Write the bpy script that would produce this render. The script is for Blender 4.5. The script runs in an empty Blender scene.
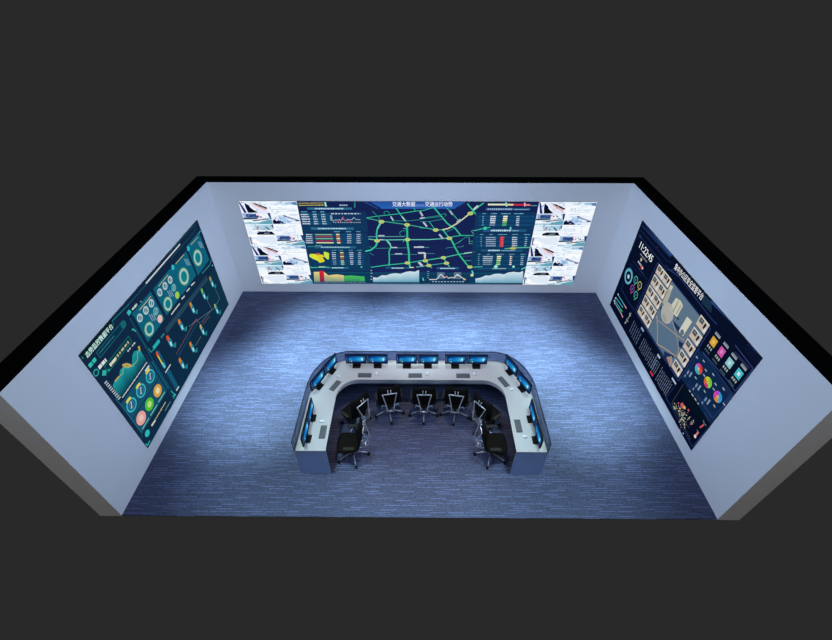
import bpy, bmesh, math, random
from mathutils import Vector, Matrix
random.seed(7)
PI = math.pi
scn = bpy.context.scene
COL = scn.collection
scn.view_settings.view_transform = 'Standard'
scn.view_settings.look = 'None'
scn.view_settings.gamma = 1
scn.view_settings.use_curve_mapping = False
scn.view_settings.exposure = 0

# ------------------------------------------------------------ room size (metres)
W2 = 5.0            # half width
DEP = 6.319         # depth, back wall at y = 0, open side at y = -DEP
HGT = 3.177
THK = 0.371

# ------------------------------------------------------------ camera
F = 415.939
CAM = Vector((0.02156 * -1, -9.47508, 7.05283))
PITCH, YAW, ROLL = 0.706894, 0.0066704, -0.0000884
R = (Matrix.Rotation(YAW, 3, 'Z') @ Matrix.Rotation(PI / 2 - PITCH, 3, 'X') @ Matrix.Rotation(ROLL, 3, 'Z'))
cd = bpy.data.cameras.new('camera')
cam = bpy.data.objects.new('camera', cd)
COL.objects.link(cam)
cam.matrix_world = Matrix.Translation(CAM) @ R.to_4x4()
cd.sensor_fit = 'HORIZONTAL'
cd.sensor_width = 36
cd.lens = 36 * F / 832
cd.clip_start = 0.05
cd.clip_end = 200
scn.camera = cam


# ------------------------------------------------------------ materials
def lin(c):
    c /= 255
    return c / 12.92 if c <= 0.04045 else ((c + 0.055) / 1.055) ** 2.4


def L3(r, g, b):
    return (lin(r), lin(g), lin(b), 1)


def mat(name, col, rough=0.5, metal=0.0, spec=0.5, bump=0.0, bscale=60, var=0.0, vscale=5):
    m = bpy.data.materials.new(name)
    m.use_nodes = True
    n = m.node_tree.nodes
    l = m.node_tree.links
    p = n['Principled BSDF']
    p.inputs['Base Color'].default_value = (*col[:3], 1)
    p.inputs['Roughness'].default_value = rough
    p.inputs['Metallic'].default_value = metal
    p.inputs['Specular IOR Level'].default_value = spec
    tc = n.new('ShaderNodeTexCoord')
    if var > 0:
        nz = n.new('ShaderNodeTexNoise')
        nz.inputs['Scale'].default_value = vscale
        nz.inputs['Detail'].default_value = 3
        l.new(tc.outputs['Object'], nz.inputs['Vector'])
        cr = n.new('ShaderNodeValToRGB')
        cr.color_ramp.elements[0].position = 0.3
        cr.color_ramp.elements[1].position = 0.7
        cr.color_ramp.elements[0].color = tuple(c * (1 - var) for c in col[:3]) + (1,)
        cr.color_ramp.elements[1].color = tuple(min(1, c * (1 + var)) for c in col[:3]) + (1,)
        l.new(nz.outputs['Fac'], cr.inputs['Fac'])
        l.new(cr.outputs['Color'], p.inputs['Base Color'])
    if bump > 0:
        nz2 = n.new('ShaderNodeTexNoise')
        nz2.inputs['Scale'].default_value = bscale
        l.new(tc.outputs['Object'], nz2.inputs['Vector'])
        bp = n.new('ShaderNodeBump')
        bp.inputs['Strength'].default_value = bump
        bp.inputs['Distance'].default_value = 0.002
        l.new(nz2.outputs['Fac'], bp.inputs['Height'])
        l.new(bp.outputs['Normal'], p.inputs['Normal'])
    return m


M_WALL = mat('wall_paint', (0.74, 0.74, 0.76), 0.7, spec=0.2, var=0.01, vscale=1.5)
M_WALLTOP = mat('black_wall_top', (0.0022, 0.0022, 0.0022), 0.9, spec=0.02, var=0.05)
M_WALLEND = mat('plain_wall_section', (0.6, 0.6, 0.6), 0.85, spec=0.05, var=0.03)
M_DESK = mat('desk_white_laminate', (0.40, 0.385, 0.38), 0.38, spec=0.4, var=0.02, vscale=3)
M_RAIL = mat('desk_grey_rail', (0.42, 0.46, 0.53), 0.35, spec=0.5, var=0.02)
M_BODY = mat('desk_blue_grey_panel', (0.19, 0.30, 0.60), 0.45, spec=0.4, var=0.03)
M_DARK = mat('dark_navy_metal', (0.012, 0.018, 0.04), 0.4, metal=0.3, var=0.05)
M_BLACK = mat('black_plastic', (0.005, 0.005, 0.006), 0.5, spec=0.15, var=0.1, vscale=20)
M_MESH = mat('black_mesh_fabric', (0.005, 0.0048, 0.0048), 0.85, spec=0.08, bump=0.4, bscale=400)
M_SEAT = mat('black_seat_fabric', (0.0065, 0.0062, 0.0055), 0.9, spec=0.06, bump=0.4, bscale=300)
M_PAD = mat('charcoal_arm_rubber', (0.022, 0.021, 0.018), 0.7, spec=0.15, var=0.06, vscale=30)
M_SILVER = mat('silver_aluminium', (0.72, 0.75, 0.82), 0.32, metal=0.75, spec=0.6, var=0.03, vscale=30)
M_LEG = mat('dull_aluminium_leg', (0.38, 0.4, 0.45), 0.4, metal=0.75, spec=0.5, var=0.03, vscale=30)
M_BRACE = mat('steel_blue_brace', (0.26, 0.34, 0.5), 0.4, metal=0.4, var=0.03, vscale=30)
M_KEYB = mat('grey_keyboard_case', (0.045, 0.05, 0.055), 0.5, var=0.05, vscale=30)
M_KEYS = mat('grey_keys', (0.10, 0.105, 0.11), 0.5, var=0.08, vscale=80)
M_MOUSE = mat('white_mouse_plastic', (0.55, 0.57, 0.6), 0.4, var=0.01)
M_WHEEL = mat('grey_mouse_wheel', (0.3, 0.32, 0.35), 0.5, var=0.02)
M_PADM = mat('pale_grey_mouse_mat', (0.56, 0.58, 0.62), 0.7, spec=0.2, var=0.02)
M_FRAME = mat('screen_casing', (0.006, 0.008, 0.014), 0.5, var=0.1)


def emis_mat(name, strength=1.0):
    m = bpy.data.materials.new(name)
    m.use_nodes = True
    n = m.node_tree.nodes
    l = m.node_tree.links
    n.clear()
    o = n.new('ShaderNodeOutputMaterial')
    e = n.new('ShaderNodeEmission')
    a = n.new('ShaderNodeVertexColor')
    a.layer_name = 'pixels'
    e.inputs['Strength'].default_value = strength
    l.new(a.outputs['Color'], e.inputs['Color'])
    l.new(e.outputs['Emission'], o.inputs['Surface'])
    return m


M_SCREEN = emis_mat('lit_screen_pixels', 1.0)


def glass_mat():
    m = bpy.data.materials.new('tinted_glass')
    m.use_nodes = True
    n = m.node_tree.nodes
    l = m.node_tree.links
    n.clear()
    o = n.new('ShaderNodeOutputMaterial')
    t = n.new('ShaderNodeBsdfTransparent')
    t.inputs['Color'].default_value = (0.50, 0.51, 0.57, 1)
    g = n.new('ShaderNodeBsdfGlossy')
    g.inputs['Roughness'].default_value = 0.05
    g.inputs['Color'].default_value = (0.8, 0.85, 1, 1)
    lw = n.new('ShaderNodeLayerWeight')
    lw.inputs['Blend'].default_value = 0.5
    pw = n.new('ShaderNodeMath')
    pw.operation = 'POWER'
    pw.inputs[1].default_value = 5
    f = n.new('ShaderNodeMath')
    f.operation = 'MULTIPLY_ADD'
    f.inputs[1].default_value = 0.4
    f.inputs[2].default_value = 0.03
    l.new(lw.outputs['Facing'], pw.inputs[0])
    l.new(pw.outputs[0], f.inputs[0])
    mx = n.new('ShaderNodeMixShader')
    l.new(f.outputs[0], mx.inputs['Fac'])
    l.new(t.outputs['BSDF'], mx.inputs[1])
    l.new(g.outputs['BSDF'], mx.inputs[2])
    l.new(mx.outputs['Shader'], o.inputs['Surface'])
    return m


M_GLASS = glass_mat()


def carpet_mat():
    m = bpy.data.materials.new('woven_carpet')
    m.use_nodes = True
    n = m.node_tree.nodes
    l = m.node_tree.links
    p = n['Principled BSDF']
    tc = n.new('ShaderNodeTexCoord')
    sp = n.new('ShaderNodeSeparateXYZ')
    l.new(tc.outputs['Object'], sp.inputs['Vector'])

    def ma(op, a, b=None, c=None):
        q = n.new('ShaderNodeMath')
        q.operation = op
        for i, v in enumerate((a, b, c)):
            if v is None:
                continue
            if isinstance(v, (int, float)):
                q.inputs[i].default_value = v
            else:
                l.new(v, q.inputs[i])
        return q.outputs[0]

    def wn(a, b=None):
        w = n.new('ShaderNodeTexWhiteNoise')
        w.noise_dimensions = '2D' if b is not None else '1D'
        if b is None:
            l.new(a, w.inputs['W'])
        else:
            c = n.new('ShaderNodeCombineXYZ')
            l.new(a, c.inputs[0])
            l.new(b, c.inputs[1])
            l.new(c.outputs[0], w.inputs['Vector'])
        return w.outputs['Value']

    def streaks(pitch, length, thick, prob, seed):
        ys = ma('ADD', ma('DIVIDE', sp.outputs['Y'], pitch), seed)
        row = ma('FLOOR', ys)
        fy = ma('FRACT', ys)
        xs = ma('ADD', ma('DIVIDE', sp.outputs['X'], length), ma('MULTIPLY', wn(row), 17.0))
        cell = ma('FLOOR', xs)
        fx = ma('FRACT', xs)
        rnd = wn(row, cell)
        on = ma('GREATER_THAN', rnd, 1 - prob)
        band = ma('LESS_THAN', fy, thick)
        ends = ma('MULTIPLY', ma('GREATER_THAN', fx, 0.06), ma('LESS_THAN', fx, 0.94))
        amp = ma('MULTIPLY_ADD', rnd, 0.9, 0.1)
        return ma('MULTIPLY', ma('MULTIPLY', on, band), ma('MULTIPLY', ends, amp))

    s1 = streaks(0.041, 0.31, 0.30, 0.42, 3.3)
    s2 = streaks(0.033, 0.21, 0.45, 0.4, 11.7)
    nz = n.new('ShaderNodeTexNoise')
    nz.inputs['Scale'].default_value = 45
    nz.inputs['Detail'].default_value = 3
    l.new(tc.outputs['Object'], nz.inputs['Vector'])
    cx = ma('FLOOR', ma('MULTIPLY', sp.outputs['X'], 45.0))
    cy = ma('FLOOR', ma('MULTIPLY', sp.outputs['Y'], 60.0))
    spk = ma('ADD', ma('MULTIPLY_ADD', nz.outputs['Fac'], 0.8, 0.22), ma('MULTIPLY', wn(cx, cy), 0.5))
    k = ma('ADD', ma('ADD', ma('MULTIPLY', s1, 1.25), ma('MULTIPLY', s2, 0.35)), spk)
    vm = n.new('ShaderNodeVectorMath')
    vm.operation = 'SCALE'
    vm.inputs[0].default_value = (0.049, 0.060, 0.122)
    l.new(k, vm.inputs['Scale'])
    l.new(vm.outputs[0], p.inputs['Base Color'])
    p.inputs['Roughness'].default_value = 0.62
    p.inputs['Specular IOR Level'].default_value = 0.35
    bp = n.new('ShaderNodeBump')
    bp.inputs['Strength'].default_value = 0.3
    bp.inputs['Distance'].default_value = 0.004
    l.new(k, bp.inputs['Height'])
    l.new(bp.outputs['Normal'], p.inputs['Normal'])
    return m


M_CARPET = carpet_mat()


# ------------------------------------------------------------ mesh helpers
def link(name, bm, m, parent=None, smooth=False):
    me = bpy.data.meshes.new(name)
    bmesh.ops.recalc_face_normals(bm, faces=bm.faces)
    bm.to_mesh(me)
    bm.free()
    for x in (m if isinstance(m, (list, tuple)) else [m]):
        me.materials.append(x)
    if smooth:
        for p in me.polygons:
            p.use_smooth = True
    o = bpy.data.objects.new(name, me)
    COL.objects.link(o)
    if parent:
        o.parent = parent
    return o


def box(bm, x0, x1, y0, y1, z0, z1, M=None, bev=0.0, seg=2):
    vs = [bm.verts.new(v) for v in
          ((x0, y0, z0), (x1, y0, z0), (x1, y1, z0), (x0, y1, z0), (x0, y0, z1), (x1, y0, z1), (x1, y1, z1), (x0, y1, z1))]
    fs = [bm.faces.new([vs[i] for i in f]) for f in
          ((0, 3, 2, 1), (4, 5, 6, 7), (0, 1, 5, 4), (1, 2, 6, 5), (2, 3, 7, 6), (3, 0, 4, 7))]
    if bev > 0:
        es = set(e for f in fs for e in f.edges)
        r = bmesh.ops.bevel(bm, geom=list(es), offset=bev, segments=seg, affect='EDGES', profile=0.5)
        vs = list(set(v for f in r['faces'] for v in f.verts) | set(v for v in vs if v.is_valid))
    if M is not None:
        bmesh.ops.transform(bm, matrix=M, verts=[v for v in vs if v.is_valid])
    return fs


def tube(bm, pts, rad, n=8, cap=True):
    pts = [Vector(p) for p in pts]
    if isinstance(rad, (int, float)):
        rad = [rad] * len(pts)
    rings = []
    up = None
    for i, p in enumerate(pts):
        d = (pts[min(i + 1, len(pts) - 1)] - pts[max(i - 1, 0)]).normalized()
        if up is None:
            up = Vector((0, 0, 1)) if abs(d.z) < 0.9 else Vector((1, 0, 0))
        a = d.cross(up).normalized()
        b = a.cross(d).normalized()
        up = b
        rings.append([bm.verts.new(p + (a * math.cos(2 * PI * k / n) + b * math.sin(2 * PI * k / n)) * rad[i]) for k in range(n)])
    for i in range(len(rings) - 1):
        for k in range(n):
            bm.faces.new((rings[i][k], rings[i][(k + 1) % n], rings[i + 1][(k + 1) % n], rings[i + 1][k]))
    if cap:
        bm.faces.new(rings[0][::-1])
        bm.faces.new(rings[-1])


def smooth_pts(pts, k=3):
    """Catmull-Rom through the points."""
    P = [Vector(p) for p in pts]
    out = []
    for i in range(len(P) - 1):
        a, b, c, d = P[max(i - 1, 0)], P[i], P[i + 1], P[min(i + 2, len(P) - 1)]
        for j in range(k):
            t = j / k
            out.append(0.5 * ((2 * b) + (c - a) * t + (2 * a - 5 * b + 4 * c - d) * t * t + (3 * b - a - 3 * c + d) * t ** 3))
    out.append(P[-1])
    return out


def thing(name, label, cat, loc=(0, 0, 0), rz=0, group=None):
    o = bpy.data.objects.new(name, None)
    COL.objects.link(o)
    o.empty_display_size = 0.1
    o.location = loc
    o.rotation_euler = (0, 0, rz)
    o['label'] = label
    o['category'] = cat
    if group:
        o['group'] = group
    return o


def dup(root, loc, rz, label, group=None):
    r = root.copy()
    COL.objects.link(r)
    r.location = loc
    r.rotation_euler = (0, 0, rz)
    r['label'] = label
    if group:
        r['group'] = group
    for ch in list(root.children):
        c = ch.copy()
        COL.objects.link(c)
        c.parent = r
        for g in list(ch.children):
            d = g.copy()
            COL.objects.link(d)
            d.parent = c
    return r


# ------------------------------------------------------------ setting
def wall(name, x0, x1, y0, y1, inner_axis):
    bm = bmesh.new()
    fs = box(bm, x0, x1, y0, y1, -0.02, HGT)
    fs[1].material_index = 1
    if name != 'wall_back':
        fs[2].material_index = 2
    o = link(name, bm, [M_WALL, M_WALLTOP, M_WALLEND])
    o['kind'] = 'structure'
    return o


wall('wall_left', -W2 - THK, -W2, -DEP, 0, 0)
wall('wall_right', W2, W2 + THK, -DEP, 0, 0)
wall('wall_back', -W2 - THK, W2 + THK, 0, THK, 1)
bm = bmesh.new()
box(bm, -W2, W2, -DEP, 0, -0.02, 0)
fl = link('floor', bm, M_CARPET)
fl['kind'] = 'structure'


# ------------------------------------------------------------ big displays: flat coloured shapes laid on a lit panel
def clip_poly(pts, cols, box_):
    """cut a coloured polygon to the lit rectangle of its display"""
    s0, s1, t0, t1 = box_
    for ax, lim, sg in ((0, s0, 1), (0, s1, -1), (1, t0, 1), (1, t1, -1)):
        op, oc = [], []
        n = len(pts)
        for i in range(n):
            a, b, ca, cb = pts[i], pts[(i + 1) % n], cols[i], cols[(i + 1) % n]
            da, db = (a[ax] - lim) * sg, (b[ax] - lim) * sg
            if da >= 0:
                op.append(a)
                oc.append(ca)
            if (da > 0 > db) or (da < 0 < db):
                k = da / (da - db)
                op.append((a[0] + (b[0] - a[0]) * k, a[1] + (b[1] - a[1]) * k))
                oc.append(tuple(x + (y - x) * k for x, y in zip(ca, cb)))
        pts, cols = op, oc
        if len(pts) < 3:
            return [], []
    return pts, cols


class Picture:
    """Shapes in wall coordinates (s to the reader's right, t up); side: 'B' back wall, 'L' left wall, 'R' right wall."""

    def __init__(self, side, clip=None, gain=1.0, thin=1.0):
        self.gain = gain
        self.thin = thin
        self.clip = clip
        self.side = side
        self.bm = bmesh.new()
        self.cl = self.bm.loops.layers.color.new('pixels')
        self.n = 0
        self.o = (0, 0, 1)

    def crop(self, x, y, s):
        self.o = (x, y, s)
        return self

    def st(self, p):
        """where the sight line through a photograph point meets this wall"""
        u = self.o[0] + p[0] / self.o[2]
        v = self.o[1] + p[1] / self.o[2]
        d = R @ Vector(((u - 416) / F, -(v - 320) / F, -1))
        if self.side == 'B':
            k = (-0.013 - CAM.y) / d.y
            q = CAM + d * k
            return (q.x, q.z)
        X = (-W2 + .013) if self.side == 'L' else (W2 - .013)
        k = (X - CAM.x) / d.x
        q = CAM + d * k
        return (q.y, q.z) if self.side == 'L' else (-q.y, q.z)

    def pos(self, s, t, h):
        if self.side == 'B':
            return (s, -h, t)
        if self.side == 'L':
            return (-W2 + h, s, t)
        return (W2 - h, -s, t)

    def face(self, pts, cols, lay):
        """pts in wall coordinates"""
        h = 0.0128 + lay * 0.0007
        if isinstance(cols[0], (int, float)):
            cols = [cols] * len(pts)
        if self.clip:
            pts, cols = clip_poly(list(pts), list(cols), self.clip)
            if len(pts) < 3:
                return
        vs = [self.bm.verts.new(self.pos(s, t, h)) for s, t in pts]
        f = self.bm.faces.new(vs)
        g = self.gain
        for lp, c in zip(f.loops, cols):
            lp[self.cl] = (c[0] * g / 255, c[1] * g / 255, c[2] * g / 255, 1)

    def tri(self, pts, cols, lay):
        """simple polygon, fan-free triangulation left to the mesh"""
        self.face(pts, cols, lay)

    def rect(self, a, b, col, lay=1):
        (s0, t0), (s1, t1) = self.st(a), self.st(b)
        self.rst(s0, t0, s1, t1, col, lay)

    def rst(self, s0, t0, s1, t1, col, lay=1):
        s0, s1 = min(s0, s1), max(s0, s1)
        t0, t1 = min(t0, t1), max(t0, t1)
        if not isinstance(col[0], (int, float)):      # (bottom, top)
            col = [col[0], col[0], col[1], col[1]]
        self.face([(s0, t0), (s1, t0), (s1, t1), (s0, t1)], col, lay)

    def poly(self, pts, col, lay=2):
        self.face([self.st(p) for p in pts], col, lay)

    def lst(self, P, w, col, lay=3):
        w = w * self.thin
        for (a, b) in zip(P[:-1], P[1:]):
            dx, dy = b[0] - a[0], b[1] - a[1]
            d = math.hypot(dx, dy) or 1
            nx, ny = -dy / d * w / 2, dx / d * w / 2
            self.face([(a[0] - nx, a[1] - ny), (b[0] - nx, b[1] - ny), (b[0] + nx, b[1] + ny), (a[0] + nx, a[1] + ny)], col, lay)

    def line(self, pts, w, col, lay=3):
        self.lst([self.st(p) for p in pts], w, col, lay)

    def outline(self, a, b, w, col, lay=3):
        (s0, t0), (s1, t1) = self.st(a), self.st(b)
        self.lst([(s0, t0), (s1, t0), (s1, t1), (s0, t1), (s0, t0)], w, col, lay)

    def disc(self, c, r, col, lay=3, n=20, ry=None):
        s, t = self.st(c)
        ry = ry or r
        self.face([(s + r * math.cos(2 * PI * k / n), t + ry * math.sin(2 * PI * k / n)) for k in range(n)], col, lay)

    def ring(self, c, r0, r1, col, lay=4, n=24, a0=0, a1=360):
        s, t = self.st(c)
        m = max(2, int(n * (a1 - a0) / 360))
        for k in range(m):
            p = math.radians(a0 + (a1 - a0) * k / m)
            q = math.radians(a0 + (a1 - a0) * (k + 1) / m)
            self.face([(s + r0 * math.cos(p), t + r0 * math.sin(p)), (s + r1 * math.cos(p), t + r1 * math.sin(p)),
                       (s + r1 * math.cos(q), t + r1 * math.sin(q)), (s + r0 * math.cos(q), t + r0 * math.sin(q))], col, lay)

    def pie(self, c, r, cols, lay=4):
        s, t = self.st(c)
        n = len(cols)
        for i, col in enumerate(cols):
            pts = [(s, t)]
            for k in range(7):
                a = 2 * PI * (i + k / 6) / n + 0.5
                pts.append((s + r * math.cos(a), t + r * math.sin(a)))
            self.face(pts, col, lay)

    def words(self, a, b, h, col, lay=4, gap=0.35, ch=0.8, rnd=True):
        """a line of print too small to read: short ticks of uneven length"""
        A, B = self.st(a), self.st(b)
        d = math.hypot(B[0] - A[0], B[1] - A[1])
        ux, uy = (B[0] - A[0]) / d, (B[1] - A[1]) / d
        x = 0
        while x < d:
            w = h * ch * (random.uniform(0.6, 1.5) if rnd else 1)
            e = min(x + w, d)
            p, q = (A[0] + ux * x, A[1] + uy * x), (A[0] + ux * e, A[1] + uy * e)
            self.lst([p, q], h * (random.uniform(0.7, 1) if rnd else 1), col, lay)
            x = e + h * gap

    def build(self, name, parent):
        me = bpy.data.meshes.new(name)
        self.bm.to_mesh(me)
        self.bm.free()
        me.materials.append(M_SCREEN)
        o = bpy.data.objects.new(name, me)
        COL.objects.link(o)
        o.parent = parent
        return o


def lettering(side, text, a, b, height, col, parent, h=0.02, name='lettering', pic=None, spacing=1.0):
    """text set along the wall from a to b (wall coordinates of the baseline ends)"""
    cu = bpy.data.curves.new(name, 'FONT')
    cu.body = text
    cu.size = 1
    cu.space_character = spacing
    cu.resolution_u = 2
    to = bpy.data.objects.new(name, cu)
    COL.objects.link(to)
    bpy.context.view_layer.update()
    dg = bpy.context.evaluated_depsgraph_get()
    me = bpy.data.meshes.new_from_object(to.evaluated_get(dg))
    bpy.data.objects.remove(to)
    bmt = bmesh.new()                      # heavier strokes: a second pass shifted by a hair
    bmt.from_mesh(me)
    r_ = bmesh.ops.duplicate(bmt, geom=bmt.verts[:] + bmt.edges[:] + bmt.faces[:])
    for g_ in r_['geom']:
        if isinstance(g_, bmesh.types.BMVert):
            g_.co.x += .03
            g_.co.y += .008
            g_.co.z += .02
    bmt.to_mesh(me)
    bmt.free()
    xs = [v.co.x for v in me.vertices]
    ys = [v.co.y for v in me.vertices]
    x0, x1, y0, y1 = min(xs), max(xs), min(ys), max(ys)
    P = pic or Picture(side)
    for v in me.vertices:
        f = (v.co.x - x0) / (x1 - x0)
        g = (v.co.y - y0) / (y1 - y0)
        s = a[0] + (b[0] - a[0]) * f
        t = a[1] + (b[1] - a[1]) * f + g * height
        v.co = P.pos(s, t, h + v.co.z * .05)
    at = me.color_attributes.new('pixels', 'BYTE_COLOR', 'CORNER')
    for c in at.data:
        c.color_srgb = (col[0] / 255, col[1] / 255, col[2] / 255, 1)
    me.materials.clear()
    me.materials.append(M_SCREEN)
    o = bpy.data.objects.new(name, me)
    COL.objects.link(o)
    o.parent = parent
    return o


def housing(side, s0, s1, t0, t1, parent):
    bm = bmesh.new()
    if side == 'B':
        box(bm, s0, s1, -0.012, 0, t0, t1)
    elif side == 'L':
        box(bm, -W2, -W2 + 0.012, s0, s1, t0, t1)
    else:
        box(bm, W2 - 0.012, W2, -s1, -s0, t0, t1)
    return link('display_housing', bm, M_FRAME, parent)


# ================= back wall display
SB0, SB1, TB0, TB1 = -4.38, 4.27, 0.285, 2.72
vw = thing('video_wall', 'wide video wall on the back wall with a green street map between camera pictures', 'video wall', (0, 0, 0))
housing('B', SB0, SB1, TB0, TB1, vw)
WHT = (244, 250, 255)


def feeds(sa, sb):
    """two columns of eight camera pictures"""
    P = Picture('B', (SB0 + .001, SB1 - .001, TB0 + .001, TB1 - .001))
    cw = (sb - sa) / 2
    rh = (TB1 - TB0) / 8

    def cell(cx, ry, rows=1):
        s0 = sa + cx * cw
        t1 = TB1 - ry * rh

        def g(u, v):                 # u right, v down, 0..1 inside the picture
            return (s0 + u * cw, t1 - v * rh * rows)
        return g

    def fill(g, pts, col, lay):
        P.face([g(u, v) for u, v in pts], col, lay)

    def full(g, c0, c1, lay=1):
        P.face([g(0, 1), g(1, 1), g(1, 0), g(0, 0)], [c1, c1, c0, c0], lay)
        for col in ((196, 220, 238), (222, 236, 250), (176, 206, 230), (214, 226, 246), (255, 255, 255)):
            ticks(g, 5, col, 1.5, 0, 1, 0, 1, .3, .05)

    def ticks(g, k, col, lay, v0=0, v1=1, u0=0, u1=1, sz=0.12, th=0.05):
        for _ in range(k):
            u = random.uniform(u0, u1 - sz)
            v = random.uniform(v0, v1 - th)
            w = random.uniform(0.3, 1) * sz
            fill(g, [(u, v), (u + w, v + random.uniform(-.03, .03)), (u + w, v + th), (u, v + th)], col, lay)

    def A(g):        # aircraft tail with orange stripe
        full(g, (236, 246, 255), (240, 238, 255))
        fill(g, [(0, 0), (.06, .1), (.2, 1), (.1, 1)], (18, 34, 110), 2)
        fill(g, [(.2, .15), (.33, .35), (.38, .6), (.58, .98), (.24, 1), (.2, .5)], (6, 14, 60), 2)
        fill(g, [(.27, .5), (.4, .62), (.5, .98), (.3, .98)], (8, 16, 20), 3)
        fill(g, [(.25, .02), (.9, .62), (.98, .98), (.62, .95)], (226, 228, 246), 2)
        fill(g, [(.45, .12), (.6, .2), (.95, .55), (.92, .68), (.6, .34)], (30, 22, 40), 3)
        fill(g, [(.42, .14), (.6, .32), (.9, .72), (.86, .78), (.55, .38)], (222, 160, 140), 4)
        ticks(g, 7, (190, 214, 240), 3, 0, .4, .5, 1)

    def Bq(g):       # quayside building over pale ground
        full(g, (224, 236, 250), (150, 196, 214))
        fill(g, [(.02, .05), (.55, .05), (.52, .52), (.06, .5)], (150, 178, 214), 2)
        fill(g, [(.14, .12), (.5, .12), (.5, .4), (.14, .42)], (40, 70, 130), 3)
        fill(g, [(.0, .46), (.5, .42), (.5, .54), (.02, .58)], (28, 40, 70), 3)
        fill(g, [(.5, 0), (.6, 0), (.64, .6), (.54, .58)], (250, 222, 232), 4)
        fill(g, [(.62, .06), (.92, .1), (.92, .42), (.62, .46)], (236, 244, 250), 3)
        fill(g, [(.9, .02), (1, 0), (1, .6), (.95, .5)], (34, 60, 120), 4)
        fill(g, [(.3, .66), (.9, .5), (.95, .56), (.35, .74)], (60, 60, 90), 4)
        fill(g, [(0, .6), (.3, .62), (.9, .56), (.6, .8), (0, .86)], (240, 246, 250), 3)
        fill(g, [(.6, .8), (.99, .6), (1, .98), (.5, 1)], (96, 160, 180), 3)
        ticks(g, 6, (30, 44, 84), 5, .1, .45, .08, .9, .07, .1)

    def Cq(g):       # dark car in a pale yard
        full(g, (222, 238, 248), (244, 250, 255))
        fill(g, [(.3, .15), (.95, .05), (.98, .5), (.35, .55)], (170, 206, 226), 2)
        fill(g, [(.36, .8), (.5, .68), (.9, .68), (1, .98), (.34, .98)], (12, 20, 60), 3)
        fill(g, [(.5, .8), (.86, .76), (.96, .97), (.45, .97)], (12, 16, 26), 4)
        fill(g, [(.62, .82), (.82, .8), (.8, .84), (.6, .86)], (180, 200, 220), 5)
        fill(g, [(.68, .2), (.74, .22), (.86, .5), (.82, .56)], (24, 34, 54), 4)
        fill(g, [(.4, .3), (.46, .25), (.45, .48), (.38, .5)], (214, 120, 120), 4)
        fill(g, [(.42, .18), (.47, .22), (.46, .3), (.42, .28)], (24, 50, 60), 5)
        fill(g, [(.93, .1), (1, 0), (1, .4), (.96, .3)], (50, 80, 120), 4)

    def Dq(g):       # white ramp
        full(g, (252, 254, 255), (240, 246, 252))
        fill(g, [(.12, .25), (.95, .1), (1, .9), (.5, .8)], (222, 234, 246), 2)
        fill(g, [(.1, .3), (.45, .95), (.3, 1), (.1, .7)], (255, 255, 255), 3)
        fill(g, [(.02, .2), (.07, .15), (.08, .9), (.04, .95)], (60, 70, 120), 3)
        fill(g, [(.07, .3), (.12, .2), (.14, .5), (.1, .6)], (150, 170, 210), 3)
        fill(g, [(.02, .84), (.3, .82), (.3, .86), (.02, .9)], (160, 176, 200), 3)

    def E2(g):       # hazy roof line
        full(g, (236, 246, 255), (248, 252, 255))
        ticks(g, 9, (180, 208, 232), 2, 0, .35, .1, .95, .2, .08)
        fill(g, [(.55, .12), (.75, .06), (.95, .16), (.9, .3), (.6, .24)], (160, 196, 226), 3)
        fill(g, [(.8, .1), (.98, .04), (1, .34), (.85, .3)], (90, 130, 180), 4)
        fill(g, [(.1, .7), (.98, .64), (.98, .68), (.1, .74)], (200, 214, 230), 3)
        ticks(g, 3, (60, 80, 110), 4, .3, .95, 0, .4, .04, .08)

    def Fq(g):       # crane and dark foliage
        full(g, (244, 248, 255), (226, 236, 250))
        fill(g, [(.02, .7), (.1, .55), (.16, .74), (.24, .6), (.38, .8), (.45, .98), (.02, .98)], (10, 16, 50), 3)
        fill(g, [(.25, .3), (.5, .35), (.6, .7), (.42, .9), (.3, .6)], (176, 206, 236), 2)
        fill(g, [(.4, .2), (.52, .24), (.97, .62), (.97, .7), (.6, .5)], (150, 164, 196), 3)
        fill(g, [(.42, .22), (.5, .2), (.56, .3), (.48, .34)], (50, 60, 90), 4)
        fill(g, [(.8, .6), (.98, .62), (.98, .72), (.85, .74)], (70, 84, 120), 4)
        ticks(g, 7, (120, 160, 210), 4, .5, 1, .2, .7, .1, .08)

    def Gq(g):       # almost blank bright yard
        full(g, (246, 250, 255), (238, 244, 252))
        fill(g, [(.1, .3), (.5, .4), (.5, .46), (.1, .4)], (222, 228, 242), 2)
        fill(g, [(.7, .1), (.74, .1), (.76, .8), (.72, .8)], (218, 230, 244), 2)
        ticks(g, 5, (214, 218, 238), 3)

    A1, B1, C1, F1 = A, Bq, Cq, Fq

    def A(g):
        A1(g)
        ticks(g, 5, (60, 84, 150), 4, 0, .9, .02, .3, .06, .06)
        ticks(g, 6, (150, 160, 200), 5, .1, .9, .5, .98, .08, .05)

    def Bq(g):
        B1(g)
        ticks(g, 8, (90, 120, 170), 5, .05, .55, .05, .95, .08, .07)
        ticks(g, 4, (120, 170, 190), 5, .6, .95, .1, .95, .25, .05)

    def Cq(g):
        C1(g)
        ticks(g, 8, (120, 160, 200), 5, 0, .6, .2, .98, .07, .08)
        ticks(g, 4, (70, 80, 110), 5, .6, .95, .35, .95, .12, .05)

    def Fq(g):
        F1(g)
        ticks(g, 9, (110, 146, 200), 5, .3, .95, .1, .7, .08, .06)

    for rep in (0, 4):
        A(cell(0, rep)); Bq(cell(0, rep + 1)); Cq(cell(0, rep + 2)); Dq(cell(0, rep + 3))
        E2(cell(1, rep)); Fq(cell(1, rep + 1)); Gq(cell(1, rep + 2)); Bq(cell(1, rep + 3))
    P.build('camera_picture_mosaic', vw)


SL, SR = -2.965, 2.88
feeds(SB0, SL)
feeds(SR, SB1)

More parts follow.
